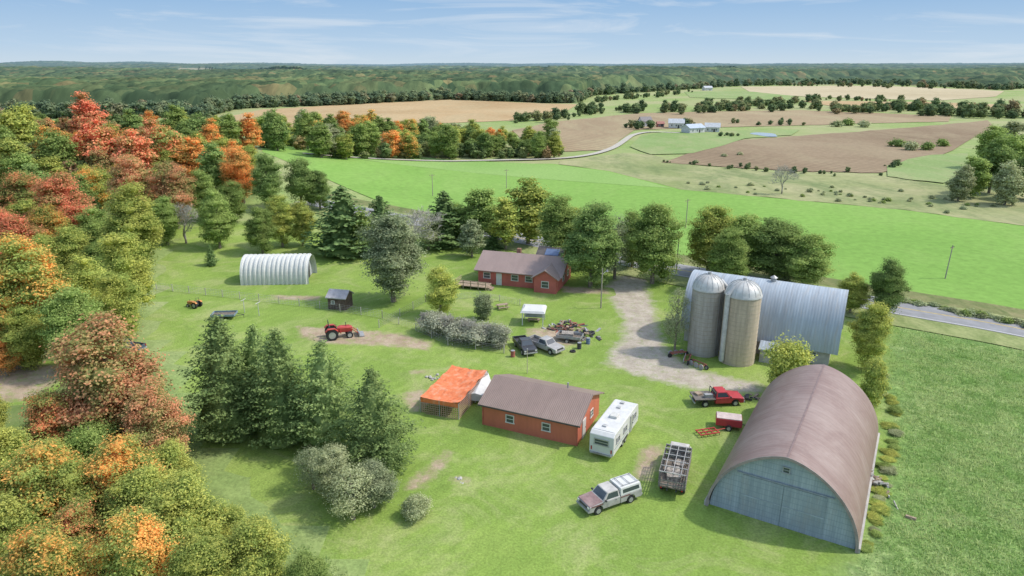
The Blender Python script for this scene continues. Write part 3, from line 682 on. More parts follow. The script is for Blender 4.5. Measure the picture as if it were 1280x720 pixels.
for n_ in range(420):
    px=random.uniform(-60,300); py=random.uniform(150,235); x,y,t=hit(px,py,0)
    if t>110 and (px<215 or py<222): P_.append((x,y,random.uniform(.5,.8)))
for n_ in range(260):
    px=random.uniform(332,700); py=random.uniform(176,199) if px>400 else random.uniform(170,188)
    x,y,t=hit(px,py,0); P_.append((x,y,random.uniform(.4,.85)*(1 if px<600 else .75)))
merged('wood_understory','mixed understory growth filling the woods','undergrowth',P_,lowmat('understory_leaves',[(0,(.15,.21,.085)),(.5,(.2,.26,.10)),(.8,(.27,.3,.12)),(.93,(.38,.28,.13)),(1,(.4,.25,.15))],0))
gm=foliage('grass_blades',(.21,.33,.10),(.38,.44,.20),.35,(.4,.6),.5,(.7,1.3),k=1.25)
def tufts(name,label,poly,n,h,m_):
    P=np.array(poly); pts=rng.uniform(P.min(0),P.max(0),(n*3,2)); s=sdf(pts,poly); pts=pts[(rng.uniform(0,5,len(pts))<s)][:n]
    k=len(pts); b=6; hs=rng.uniform(.4,1.0,(k,1))+1.2*(rng.random((k,1))<.08)
    a=rng.uniform(0,6.28,(k,b)); hgt=h*rng.uniform(.3,1.2,(k,b))*hs; ln=rng.uniform(.5,1.1,(k,b))*h; wd=.035
    ox=rng.normal(0,.2,(k,b)); oy=rng.normal(0,.2,(k,b)); bx=pts[:,0:1]+ox; by=pts[:,1:2]+oy; bz=terr(bx,by)+.02
    p0=np.stack([bx-np.sin(a)*wd,by+np.cos(a)*wd,bz],-1); p1=np.stack([bx+np.sin(a)*wd,by-np.cos(a)*wd,bz],-1); p2=np.stack([bx+np.cos(a)*ln,by+np.sin(a)*ln,bz+hgt],-1)
    v=np.stack([p0,p1,p2],2).reshape(-1,3); t=np.arange(len(v)).reshape(-1,3)
    tag(objm(name,npmesh(name,v,[],t,[m_])),label,'grass',kind='stuff')
tufts('tall_grass','rough tall grass filling the meadow at the right edge',W([(1110,405),(1330,445),(1500,800),(1030,790),(1068,700),(1100,600),(1102,480)]),22000,.26,gm)
tufts('weeds','taller weeds along the ditch below the near wood',W([(285,640),(320,645),(460,725),(430,740),(300,668)]),2500,.3,gm)
# ---------------------------------------------------------------- building helpers
glass=M('window_glass',(.05,.065,.08),.1,0,.1,spec=.8); wht=M('white_trim',(.6,.6,.58),.5,var=.05); black=M('tyre_rubber',(.03,.03,.03),.85)
rimm=M('wheel_rim',(.40,.40,.41),.35,.3); dark=M('dark_frame',(.06,.06,.065),.6); grey=M('grey_metal',(.36,.37,.38),.45,.2,dirt=(.25,.17,.12))
wood=M('weathered_wood',(.34,.26,.19),.9,var=.3,ns=3); conc=M('concrete',(.42,.41,.38),.95,var=.15,ns=.8)
def window(parent,x,y,z,rz,w,h,fm=None,name='window'):
    mb=MB(); t=.09; mb.box(0,-.03,h/2-t/2,w,.08,t); mb.box(0,-.03,-h/2+t/2,w+.1,.12,t); mb.box(-w/2+t/2,-.03,0,t,.08,h-2*t); mb.box(w/2-t/2,-.03,0,t,.08,h-2*t); mb.box(0,-.03,0,w-2*t,.05,.05)
    f=mb.build(name,fm or wht,parent,loc=(x,y,z),rz=rz); MB().box(0,-.012,0,w-2*t,.02,h-2*t).build('pane',glass,f); return f
def door(parent,x,y,z0,rz,w,h,m_,name='door'):
    d=MB().box(0,-.04,h/2,w,.08,h).build(name,m_,parent,loc=(x,y,z0),rz=rz); MB().box(w*.38,-.1,h*.47,.05,.05,.12).build('handle',dark,d); return d
def gable(name,label,cat,loc,rz,L,Wd,wh,rh,wm,rm_,ov=.4,group=None,th=.14):
    t=thing(name,label,cat,loc,rz,group)
    MB().prx([(-Wd/2,0),(Wd/2,0),(Wd/2,wh),(0,rh),(-Wd/2,wh)],-L/2,L/2).build('wall',wm,t)
    s=(rh-wh)/(Wd/2); a=Wd/2+ov; ze=wh-ov*s+.02; zr=rh+.02
    MB().prx([(-a,ze),(0,zr),(a,ze),(a,ze+th),(0,zr+th),(-a,ze+th)],-L/2-ov,L/2+ov).build('roof',rm_,t); return t
red=ribbed('red_metal_siding',(.56,.165,.105),'X',2.2,.1,.55,(.45,.14,.10),.3,streak=(1,1,.3))
brownroof=ribbed('brown_metal_roof',(.27,.195,.165),'X',1.6,.08,.5,(.35,.265,.225),.45,bs=.5,streak=(1,.4,.4),line=.35,stain2=(.22,.155,.13))
def frame(A,B):
    return ((A[0]+B[0])/2,(A[1]+B[1])/2),math.atan2(B[1]-A[1],B[0]-A[0])
A=g(604,531); B=g(721,558); (cx,cy),rz=frame(A,B); L=math.dist(A,B); ux,uy=math.cos(rz),math.sin(rz); Wd=7.2
t=gable('workshop','long red metal workshop with brown roof beside the white camper','shed',(cx-uy*Wd/2,cy+ux*Wd/2),rz,L,Wd,2.55,4.0,red,brownroof)
window(t,-L/2+3.1,-Wd/2,1.4,0,.95,.95); window(t,L/2-3.3,-Wd/2,1.4,0,.95,.95)
window(t,L/2,.9,1.5,PI/2,.9,.9); door(t,L/2,-1.6,.02,PI/2,1.0,2.05,wht)
for y in (-Wd/2-.38,Wd/2+.38): MB().box(0,y,2.43,L+.8,.1,.1).build('gutter',dark,t)
for s in (-1,1): MB().box(s*(L/2+.01),-Wd/2-.01,1.25,.12,.12,2.4).build('corner_trim',M('corner_red',(.46,.13,.09),.6),t)
MB().cyl((2.5,1.0,3.7),(2.5,1.0,4.4),.09).build('roof_vent',grey,t)
A=g(598,354); B=g(699,364); (cx,cy),rz=frame(A,B); L=math.dist(A,B); Wd=8.4; ux,uy=math.cos(rz),math.sin(rz)
hroof=ribbed('house_roof_metal',(.32,.235,.21),'X',1.3,.08,.55,(.38,.30,.27),.3,bs=.35,streak=(1,.4,.4),line=.2)
hs=ribbed('house_siding',(.52,.14,.11),'Z',2.5,.1,.6,(.42,.13,.10),.2)
t=gable('farmhouse','red single-storey house with brown roof and wooden deck','house',(cx-uy*Wd/2,cy+ux*Wd/2),rz,L,Wd,2.7,4.7,hs,hroof,.6)
wx=L/2-2.0
MB().pry([(wx-1.9,0),(wx+1.9,0),(wx+1.9,2.7),(wx,3.9),(wx-1.9,2.7)],-Wd/2-1.8,-Wd/2-.003).build('gable_wing',hs,t)
MB().pry([(wx-2.4,2.4),(wx,3.93),(wx+2.4,2.4),(wx+2.4,2.53),(wx,4.06),(wx-2.4,2.53)],-Wd/2-2.2,-1.6).build('wing_roof',hroof,t)
window(t,wx,-Wd/2-1.8,1.5,0,1.3,1.2)
for x in (-L/2+1.6,-.6,1.9): window(t,x,-Wd/2,1.6,0,1.3,1.1)
window(t,L/2,-1.5,1.6,PI/2,1.1,1.1); window(t,L/2,1.8,1.6,PI/2,1.1,1.1); door(t,-L/2+3.8,-Wd/2,.05,0,1.0,2.1,wht)
MB().box(-1.5,1.2,4.6,.7,.7,1.5).build('chimney',M('chimney_brick',(.28,.15,.11),.9),t)
blue=M('blue_panel',(.14,.19,.32),.3,var=.1)
dx0,dx1=L/2-5.2,L/2-1.0; dkroof=M('dark_roof_shingle',(.12,.105,.10),.8)
MB().prx([(.3,3.6),(4.9,2.2),(4.9,4.5),(2.6,5.6),(.3,4.5)],dx0,dx1).build('raised_section',hs,t)
rr2=MB().prx([(-.1,4.32),(2.6,5.62),(5.3,4.32),(5.3,4.46),(2.6,5.76),(-.1,4.46)],dx0-.3,dx1+.3).build('raised_roof',dkroof,t)
sl=math.atan2(1.3,2.7)
MB().box((dx0+dx1)/2+.4,1.2,5.1+.07,2.4,1.7,.06,rx=sl).build('roof_panel',blue,rr2)
dk=thing('wooden_deck','raised wooden deck with railings at the left front of the red house','deck',g(592,359),rz)
MB().box(0,0,.55,5.6,2.8,.12).build('floor',wood,dk)
for x in (-2.7,-1.35,0,1.35,2.7): MB().box(x,-1.35,.8,.12,.12,1.6).build('post',wood,dk)
for z in (1.1,1.5): MB().box(0,-1.35,z,5.5,.06,.1).build('rail',wood,dk); MB().box(-2.7,0,z,.06,2.6,.1).build('rail',wood,dk)
MB().box(3.2,-.3,.15,.8,1.4,.3).box(3.0,-.3,.38,.4,1.4,.2).build('step',wood,dk)
# brown arched barn (foreground)
A=g(882,632); B=g(1072,692); (cx,cy),rz=frame(A,B); Wd=math.dist(A,B); ux,uy=math.cos(rz),math.sin(rz); LB=20.5
t=thing('arched_barn','large barn with brown arched metal roof and grey board end wall','barn',(cx,cy),rz)
def archp(hw,h,n=40,p=1.0,z0=0,pt=0.0):
    out=[]
    for i in range(n+1):
        a=PI*i/n; z=h*math.sin(a)**p; z=z*(1-pt)+pt*h*(1-abs(math.cos(a))**1.25)
        out.append((-hw*math.cos(a),z0+z))
    return out
aw=archp(Wd/2-.25,6.4,36,.95,0,.18)
def boardwall(name,k):
    fm,nt=newmat(name); tc=N(nt,'ShaderNodeTexCoord'); ob=tc.outputs['Object']
    w=N(nt,'ShaderNodeTexWave',wave_type='BANDS',bands_direction='Z'); w.inputs['Scale'].default_value=.62; nt.links.new(ob,w.inputs['Vector'])
    w2=N(nt,'ShaderNodeTexWave',wave_type='BANDS',bands_direction='X'); w2.inputs['Scale'].default_value=1.6; nt.links.new(ob,w2.inputs['Vector'])
    f=noise(nt,mapping(nt,ob,(2.5,1,.3)),1.0,8,.75); col=ramp(nt,f,[(.3,tuple(x*k for x in (.24,.29,.335))),(.55,tuple(x*k for x in (.34,.395,.44))),(.75,tuple(x*k for x in (.45,.50,.54)))])
    col=mix(nt,ramp(nt,w.outputs['Fac'],[(0,.5),(.06,0.0)]),col,(.18,.22,.25)); col=mix(nt,ramp(nt,w2.outputs['Fac'],[(0,.35),(.3,0.0)]),col,(.22,.26,.30))
    col=mix(nt,ramp(nt,noise(nt,mapping(nt,ob,(1.5,1,.5)),.6,7,.75),[(.5,0.0),(.72,.5)]),col,(.30,.28,.26))
    finish(nt,col,.85,0,f,.2,.03); return fm
fm=boardwall('grey_board_wall',1.0); fmd=boardwall('grey_door_boards',.9)
MB().pry(aw,.35,.47).build('end_wall',fm,t)
MB().pry(aw,LB-.5,LB-.38).build('end_wall',fm,t)
m,nt=newmat('brown_arch_metal'); tc=N(nt,'ShaderNodeTexCoord'); ob=tc.outputs['Object']
w=N(nt,'ShaderNodeTexWave',wave_type='BANDS',bands_direction='Y'); w.inputs['Scale'].default_value=.52; nt.links.new(ob,w.inputs['Vector'])
f=noise(nt,mapping(nt,ob,(.25,3,.25)),1.0,6,.7); f3=noise(nt,mapping(nt,ob,(.6,1,.6)),.35,8,.75,.6); f5=noise(nt,mapping(nt,ob,(.3,2,.3)),1.4,7,.8)
col=ramp(nt,f,[(.3,(.20,.13,.112)),(.55,(.24,.162,.14)),(.75,(.285,.20,.175))])
col=mix(nt,ramp(nt,f3,[(.42,0.0),(.66,.75)]),col,(.33,.255,.225))
col=mix(nt,ramp(nt,f5,[(.52,0.0),(.68,.5)]),col,(.17,.11,.095))
col=mix(nt,ramp(nt,w.outputs['Fac'],[(0,.3),(.04,0.0)]),col,(.15,.10,.09))
finish(nt,col,.5,0,w.outputs['Fac'],.12,.03,.4)
o_=archp(Wd/2,6.62,44,.95,0,.18); i_=archp(Wd/2-.14,6.48,44,.95,0,.18)
MB().pry(o_+i_[::-1],0,LB).build('roof',m,t,smooth=True)
MB().box(0,LB/2,6.63,.16,LB+.04,.04).build('ridge_cap',M('ridge_metal',(.22,.15,.135),.5),t)
rim=archp(Wd/2+.03,6.66,44,.95,0,.18); rin=archp(Wd/2-.2,6.42,44,.95,0,.18); MB().pry(rim+rin[::-1],-.06,-.005).build('front_trim',M('brown_trim',(.3,.25,.24),.6),t)
for s in (-1,1):
    d=MB().box(s*1.62,.31,1.95,3.2,.05,3.8).build('sliding_door',fmd,t)
    MB().box(s*1.62,.275,1.95,3.1,.02,.1).build('door_batten',M('batten_grey',(.33,.38,.42),.8),d)
MB().box(0,.27,3.98,7.4,.08,.1).build('door_track',M('track_grey',(.28,.31,.34),.7),t)
window(t,0,.33,5.3,0,.6,.6,M('grey_frame',(.3,.32,.33),.7))
for s in (-1,1): MB().box(s*(Wd/2-.02),LB/2,.22,.35,LB,.44).build('foundation',conc,t)
# silver arched barn
Rr=(41.9,82.6); Rl=(25.8,91.2); (cx,cy),rz=frame(Rl,Rr); L=math.dist(Rr,Rl); 
t=thing('metal_barn','old barn with silver arched metal roof behind the silos','barn',(cx,cy),rz)
gothic=[(-5.05*math.cos(a),1.9+6.9*math.sin(a)**.93) for a in np.linspace(0,PI/2,15)]; gothic=[(float(a),float(b)) for a,b in gothic]; gothic[-1]=(0.0,8.8)
gg=gothic+[(-a,b) for a,b in gothic[:-1][::-1]]
gi=[(a*.965,b-.12 if i not in(0,len(gg)-1) else b) for i,(a,b) in enumerate(gg)]
silver=ribbed('silver_roof_metal',(.37,.42,.47),'X',.9,.16,.45,(.27,.28,.30),.75,metal=0,bs=.25,streak=(2.2,.25,.25),line=.3,stain2=(.40,.35,.30))
MB().prx(gg+gi[::-1],-L/2-.5,L/2+.9).build('roof',silver,t,smooth=True)
blockw=M('block_wall',(.44,.42,.39),.9,var=.15,dirt=(.3,.25,.2))
MB().box(0,0,1.03,L,9.2,2.06).build('wall',blockw,t)
gend=[(a*.95,b-.17) for a,b in gg]; gend=[(-4.6,2.07)]+[p for p in gend if p[1]>2.2]+[(4.6,2.07)]
mb=MB(); mb.prx(gend,L/2-.1,L/2+.02); mb.prx(gend,-L/2,-L/2+.1); mb.build('end_wall',M('barn_board',(.26,.15,.12),.9,var=.3,ns=2),t)
MB().box(L/2+.07,0,4.4,.08,2.2,2.4).build('hay_door',M('hay_door_board',(.16,.1,.08),.9),t)
for x in np.linspace(-L/2+2,L/2-2,6): window(t,float(x),-4.6,1.35,0,1.0,.7)
MB().cyl((1,0,8.75),(1,0,9.3),.35).cyl((1,0,9.3),(1,0,9.6),.5,.05).build('roof_ventilator',grey,t)
t2=gable('milk_house','small pale block lean-to at the front wall of the metal barn','shed',(cx+math.cos(rz)*3.0-math.sin(rz)*-6.0,cy+math.sin(rz)*3.0+math.cos(rz)*-6.0),rz,3.6,2.4,1.8,2.4,blockw,silver,.2)
window(t2,0,-1.2,1.1,0,.8,.7)
def silo(cx,cy,r,hw,label,chute,cc):
    t=thing('silo',label,'silo',(cx,cy),0,'pair of concrete silos')
    m,nt=newmat('silo_staves'); tc=N(nt,'ShaderNodeTexCoord'); ob=tc.outputs['Object']
    w=N(nt,'ShaderNodeTexWave',wave_type='BANDS',bands_direction='Z'); w.inputs['Scale'].default_value=.55; nt.links.new(ob,w.inputs['Vector'])
    f=noise(nt,mapping(nt,ob,(3,3,.25)),.8,7,.75); f2=noise(nt,mapping(nt,ob,(1,1,3)),1.6,5,.7)
    col=ramp(nt,f,[(.3,tuple(x*.7 for x in cc)),(.5,cc),(.72,tuple(x*1.22 for x in cc))]); col=mix(nt,ramp(nt,f2,[(.45,0.0),(.7,.5)]),col,tuple(x*.75 for x in cc))
    finish(nt,col,.95,0,w.outputs['Fac'],.1,.03)
    MB().lathe([(r,0),(r,hw),(r-.1,hw+.02)],40).build('stave_wall',m,t,smooth=True)
    for k_ in range(16): 
        z=.3+k_*(hw-.5)/15; MB().lathe([(r+.0,z-.018),(r+.018,z),(r,z+.018)],40).build('hoop',M('hoop_rust',(.36,.31,.24),.8),t)
    pr=[(r+.08,hw-.05),(r+.08,hw+.1)]+[(r*math.cos(a),hw+.1+1.75*math.sin(a)) for a in np.linspace(.08,1.45,9)]+[(.02,hw+1.9)]
    d=MB().lathe(pr,32).build('dome',M('dome_metal',(.52,.52,.50),.45,.1,.15,ns=1,dirt=(.38,.35,.31)),t,smooth=True)
    mb=MB()
    for k_ in range(16):
        a=2*PI*k_/16; pp=[Vector((r*1.005*math.cos(b)*math.cos(a),r*1.005*math.cos(b)*math.sin(a),hw+.12+1.77*math.sin(b))) for b in np.linspace(.08,1.4,6)]
        for p,q_ in zip(pp,pp[1:]): mb.cyl(p,q_,.02,n=4)
    mb.build('seam',grey,d)
    MB().cyl((0,0,hw+1.8),(0,0,hw+2.15),.25,.2).build('dome_cap',grey,t)
    a=R_(chute); ca,sa_=math.cos(a),math.sin(a); chm=M('chute_metal',(.5,.5,.49),.5,.1)
    MB().cyl((ca*(r+.28),sa_*(r+.28),.4),(ca*(r+.28),sa_*(r+.28),hw+.4),.3,n=10).build('chute',chm,t,smooth=True)
    MB().cyl((ca*(r+.2),sa_*(r+.2),hw+.3),(ca*(r*.7),sa_*(r*.7),hw+1.2),.28,n=10).build('chute_elbow',chm,t,smooth=True)
    b=a-.75; cb_,sb=math.cos(b),math.sin(b); mb=MB()
    px_,py_=cb_*(r+.15),sb*(r+.15); tx,ty=-sb*.2,cb_*.2
    for s in (-1,1): mb.cyl((px_+tx*s,py_+ty*s,.3),(px_+tx*s,py_+ty*s,hw),.025,n=4)
    for k_ in range(28): mb.cyl((px_-tx,py_-ty,.5+k_*.3),(px_+tx,py_+ty,.5+k_*.3),.02,n=4)
    mb.build('ladder',grey,t)
silo(25.2,83.2,1.98,8.9,'left grey concrete silo with metal dome',-15,(.39,.36,.32))
silo(28.8,80.5,2.2,8.95,'right larger tan concrete silo with metal dome',205,(.47,.39,.29))
A=g(303,355); B=g(380,356); t=thing('arched_hut','white ribbed metal arched hut on the back lawn','hut',((A[0]+B[0])/2+.2,(A[1]+B[1])/2+3.1),R_(3))
L=math.dist(A,B)+.8; n=24; ml=150; vs=[];fs=[]
for j in range(ml+1):
    x=-L/2+L*j/ml; rr_=1+.028*(1 if math.sin(2*PI*j/ml*15)>0 else -1)
    for i in range(n+1):
        a=PI*i/n; vs.append((x,-3.4*math.cos(a)*rr_,4.4*math.sin(a)**.7*rr_))
for j in range(ml):
    for i in range(n): k=j*(n+1)+i; fs.append((k,k+1,k+n+2,k+n+1))
MB().add(vs,fs).build('roof_shell',M('white_corrugated',(.58,.59,.57),.5,.0,.08),t)
MB().prx(archp(3.25,4.2,24,.7),-L/2+.2,-L/2+.3).build('end_wall',grey,t)
MB().prx(archp(3.25,4.2,24,.7),L/2-1.0,L/2-.9).build('end_wall',M('hut_end',(.38,.40,.42),.6),t)
MB().box(L/2-.86,.2,1.3,.06,2.6,2.6).build('door',dark,t)
t=gable('garden_shed','small dark brown shed with pale metal roof on the lawn','shed',g(426,384),R_(-12),2.9,2.6,2.0,2.8,M('dark_board',(.13,.09,.075),.85,var=.3),M('pale_roof',(.40,.38,.40),.5),.25)
window(t,-.6,-1.3,1.2,0,.6,.6); door(t,.7,-1.3,.02,0,.8,1.7,M('dark_board'))
t=thing('canopy_shelter','small pale flat-roofed shelter on posts behind the parked trucks','canopy',g(667,403),R_(-8))
for x in (-1.5,1.5):
    for y in (-1.4,1.4): MB().box(x,y,1.0,.12,.12,2.0).build('post',wht,t)
MB().frus((-1.8,1.8,-1.7,1.7),2.0,(-1.6,1.6,-1.5,1.5),2.3).build('roof',white,t); MB().frus((-1.5,1.5,-1.4,1.4),2.3,(-1.3,1.3,-.3,.3),2.55).build('roof_peak',white,t)
MB().box(0,1.35,1.0,2.8,.06,1.4).build('back_panel',M('panel_grey',(.4,.42,.42),.7),t)
MB().box(0,.3,.4,1.8,.8,.08).box(-.7,.3,.2,.08,.7,.36).box(.7,.3,.2,.08,.7,.36).build('bench',wood,t)
# orange pen
A=g(530,518); B=g(574,523); (cx,cy),rz=frame(A,B); rz-=R_(6); t=thing('netting_pen','bird pen roofed and walled with bright orange netting','pen',(cx-.2,cy),rz)
pw,pl=math.dist(A,B)+.5,8.6
for x in (-pw/2,0,pw/2):
    for y in (0,pl/3,2*pl/3,pl):
        if x==0 and 0<y<pl: continue
        MB().cyl((x,y,0),(x,y,1.9),.05,n=6).build('post',grey,t)
om,nt=newmat('orange_netting'); tc=N(nt,'ShaderNodeTexCoord'); f=noise(nt,tc.outputs['Object'],1.2,6,.7)
finish(nt,ramp(nt,f,[(.3,(.52,.13,.055)),(.5,(.66,.19,.075)),(.72,(.62,.33,.22))]),.7,0,f,.7,.12)
vs=[];fs=[];nn=16
for j in range(nn+1):
    for i in range(nn+1):
        x=-pw/2+pw*i/nn; y=pl*j/nn; z=1.9+.12*math.cos(6*PI*j/nn)-.18*math.sin(PI*i/nn)+random.uniform(-.05,.05); vs.append((x,y,z))
for j in range(nn):
    for i in range(nn): k=j*(nn+1)+i; fs.append((k,k+1,k+nn+2,k+nn+1))
MB().add(vs,fs).build('net_roof',om,t)
def net(mb,x0,y0,x1,y1,z0,z1,nv,nh):
    for k_ in range(nv+1): f_=k_/nv; mb.box(x0+(x1-x0)*f_,y0+(y1-y0)*f_,(z0+z1)/2,.035,.035,z1-z0)
    d=math.dist((x0,y0),(x1,y1)); a=math.atan2(y1-y0,x1-x0)
    for k_ in range(nh+1): mb.box((x0+x1)/2,(y0+y1)/2,z0+(z1-z0)*k_/nh,d,.03,.035,rz=a)
mb=MB(); net(mb,-pw/2,0,pw/2,0,.05,1.8,18,7); net(mb,-pw/2,0,-pw/2,pl,.05,1.8,30,7); net(mb,pw/2,0,pw/2,pl,.05,1.8,30,7); mb.build('wire_side',M('rusty_wire',(.5,.32,.26),.7),t)
MB().box(.0,-.01,1.65,pw,.02,.5).box(-pw/2-.01,pl/2,1.6,.02,pl,.55).build('net_skirt',om,t)
A=g(592,512); Bq=g(612,474); (cx,cy),rz=frame(A,Bq); t=thing('covered_boat','trailered boat under a white cover between the pen and workshop','boat',(cx-.1,cy),rz)
prof=[(-2.8,.95,.7),(-1.5,1.05,.6),(0,1.08,.55),(1.4,.85,.6),(2.4,.4,.8),(2.9,.05,1.0)]
vs=[];fs=[]
for x,hw,z0 in prof: vs+=[(x,-hw*.5,z0-.2),(x,-hw,z0+.35),(x,-hw*.98,z0+.55),(x,0,1.75-.18*abs(x)*.6),(x,hw*.98,z0+.55),(x,hw,z0+.35),(x,hw*.5,z0-.2)]
for j in range(len(prof)-1):
    for i in range(6): fs.append((j*7+i,j*7+i+1,(j+1)*7+i+1,(j+1)*7+i))
    fs.append((j*7+6,j*7,(j+1)*7,(j+1)*7+6))
fs+=[tuple(range(7)),tuple(range(len(vs)-7,len(vs)))]
MB().add(vs,fs).build('cover',M('white_tarp',(.56,.56,.55),.7,var=.1),t,.05)
MB().box(.3,0,.35,6.2,.1,.1).box(-.8,0,.35,.1,1.9,.1).build('trailer_frame',grey,t)
# ---------------------------------------------------------------- vehicles
def wheel(parent,x,y,r=.38,w=.25):
    s=1 if y>0 else -1
    o=MB().cyl((0,-w/2,0),(0,w/2,0),r,n=20).build('wheel',black,parent,.03,loc=(x,y,r))
    MB().cyl((0,s*(w/2-.02),0),(0,s*(w/2+.02),0),r*.58,n=16).build('rim',rimm,o); return o
def arcs(x,r,z0,n=8): return [(x+r*math.cos(PI*i/n),z0+r*math.sin(PI*i/n)) for i in range(n+1)]
redl=M('tail_red',(.4,.02,.02),.3); headl=M('headlamp_glass',(.6,.6,.56),.15)
def pickup(label,loc,rz,body,kind='box',cat='pickup truck',accent=None,roofm=None,L=5.5,name='pickup_truck',topm=None,hoodm=None):
    t=thing(name,label,cat,loc,rz); h=L/2; fx,rx_=h-.95,-h+1.15; zb=.42; zt=1.08
    lowpts=[(-.45,zb)]+[p for p in arcs(fx,.47,zb)[::-1]]+[(h-.08,zb)]
    prof=[(h,.72),(h-.05,.98),(1.3,zt+.04),(-.45,zt+.02)]+lowpts
    MB().pry(prof,-.93,.93).build('body',body,t,.04)
    if hoodm:
        MB().pry([(h-.06,.985),(1.36,zt+.048),(1.36,zt+.075),(h-.1,1.03)],-.86,.86).build('hood',hoodm,t,.01)
    cb=(-.43,1.32,-.88,.88); ct=(-.3,.78,-.72,.72); z1,z2=zt+.0,1.72
    MB().frus(cb,z1,ct,z2).build('cab',roofm or body,t,.03)
    B=[(cb[0],cb[2],z1),(cb[1],cb[2],z1),(cb[1],cb[3],z1),(cb[0],cb[3],z1)]; T_=[(ct[0],ct[2],z2),(ct[1],ct[2],z2),(ct[1],ct[3],z2),(ct[0],ct[3],z2)]
    MB().inset([B[1],B[2],T_[2],T_[1]],.07,.07,.12,.1).build('windscreen',glass,t)
    MB().inset([B[3],B[0],T_[0],T_[3]],.1,.1,.2,.15).build('rear_window',glass,t)
    MB().inset([B[0],B[1],T_[1],T_[0]],.08,.14,.14,.14).build('side_window',glass,t); MB().inset([B[2],B[3],T_[3],T_[2]],.14,.08,.14,.14).build('side_window',glass,t)
    for s in (-1,1): 
        d=MB().box(.42,s*.934,.78,1.06,.012,.5).build('door',body,t); MB().box(.02,s*.944,.95,.14,.01,.04).build('door_handle',dark,d)
    if kind in('box','topper'):
        for s in (-1,1):
            pr=[(-.5,zt),(-h,zt),(-h,zb)]+arcs(rx_,.47,zb)[::-1]+[(-.5,zb)]
            MB().pry(pr,s*.93-.04*s-.04,s*.93-.04*s+.04).build('bed_side',body,t,.015)
        MB().box((-h-.5)/2,0,.72,h-.55,1.7,.06).build('bed_floor',dark,t)
        MB().box(-h+.04,0,.8,.07,1.7,.56).build('tailgate',body,t)
        MB().box(-.53,0,.85,.06,1.7,.45).build('bed_front',body,t)
    if kind=='topper':
        tb=(-h+.0,-.5,-.91,.91); tt=(-h+.15,-.52,-.8,.8); z3,z4=zt+.005,1.78; tm=topm or wht
        MB().frus(tb,z3,tt,z4).build('topper',tm,t,.04)
        b=[(tb[0],tb[2],z3),(tb[1],tb[2],z3),(tb[1],tb[3],z3),(tb[0],tb[3],z3)]; u=[(tt[0],tt[2],z4),(tt[1],tt[2],z4),(tt[1],tt[3],z4),(tt[0],tt[3],z4)]
        MB().inset([b[0],b[1],u[1],u[0]],.1,.1,.25,.25).build('topper_window',glass,t); MB().inset([b[2],b[3],u[3],u[2]],.1,.1,.25,.25).build('topper_window',glass,t)
        MB().inset([b[3],b[0],u[0],u[3]],.12,.12,.25,.2).build('topper_rear_window',glass,t)
        mb=MB(); 
        for y in (-.6,.6): mb.box(-1.65,y,1.84,1.9,.04,.04)
        for x in (-2.4,-1.6,-.9): mb.box(x,0,1.86,.04,1.3,.04)
        mb.build('roof_rack',grey,t)
    if kind=='flat':
        MB().box((-h-.5)/2-.05,0,1.0,h-.45,2.1,.1).build('flatbed',M('flatbed_deck',(.17,.15,.13),.8),t)
        mb=MB(); mb.box(-.58,0,1.75,.06,1.8,.06)
        for y in (-.9,-.3,.3,.9): mb.box(-.58,y,1.4,.06,.06,.7)
        mb.build('headache_rack',dark,t); MB().box(-1.6,0,.68,2.2,.8,.25).build('chassis',dark,t)
        MB().box(-1.2,-.5,1.25,.9,.5,.4).build('tool_box',grey,t); MB().box(-2.1,.3,1.15,.7,.7,.2,rz=.4).build('cargo_crate',wood,t)
    if accent:
        for s in (-1,1): MB().box(1.95,s*.935,.96,1.2,.012,.14).build('side_stripe',accent,t); MB().box(-1.0,s*.935,.97,1.0,.012,.12).build('side_stripe',accent,t)
    for x in (fx,rx_):
        for y in (-.8,.8): wheel(t,x,y)
    MB().box(h+.02,0,.55,.14,1.85,.18).build('bumper',rimm,t,.02); MB().box(-h-.06,0,.55,.12,1.8,.16).build('bumper',rimm,t,.02)
    MB().box(h-.01,0,.84,.05,1.1,.2).build('grille',dark,t)
    for s in (-1,1):
        MB().box(h-.01,s*.73,.84,.06,.26,.18).build('headlight',headl,t); MB().box(-h-.01,s*.82,.9,.04,.14,.26).build('taillight',redl,t)
        MB().box(1.15,s*1.02,1.22,.12,.18,.14).build('wing_mirror',dark,t)
    return t
def place(rear,front): 
    a=g(*rear); b=g(*front); return frame(a,b)
silverp=M('silver_paint',(.38,.37,.36),.45,dirt=(.30,.27,.24))
maroon=M('maroon_paint',(.20,.10,.105),.4,var=.12)
c,r=place((792,618),(730,640)); pickup('faded silver pickup with dull reddish hood and white topper on the near lawn',c,r,silverp,'topper',accent=maroon,roofm=M('pale_silver_paint',(.48,.46,.43),.4),hoodm=M('faded_hood',(.28,.18,.17),.5,var=.25,dirt=(.35,.29,.26)))
c,r=place((866,505),(925,503)); pickup('red flatbed pickup parked at the end of the gravel drive',c,r,M('red_paint',(.45,.05,.06),.35,var=.1),'flat')
c,r=place((664,430),(698,443)); pickup('silver pickup parked beside the scrap heap',c,r,silverp,'box')
c,r=place((648,428),(664,447)); pickup('black pickup parked left of the silver pickup',c,r,M('black_paint',(.05,.05,.055),.3),'box',L=5.0)
c,r=place((166,440),(150,438)); pickup('dark blue pickup half hidden at the edge of the left wood',c,r,M('dark_blue_paint',(.08,.11,.16),.35),'box',L=5.0)
A=g(750,573); Bq=g(782,528); (cx,cy),rz=frame(A,Bq); t=thing('travel_trailer','white travel trailer parked at the end of the red workshop','camper',(cx+.1,cy),rz)
Lc=8.0; Wc=2.45
cw=M('camper_white',(.6,.6,.58),.45,var=.06,ns=.8,dirt=(.52,.51,.48)); 
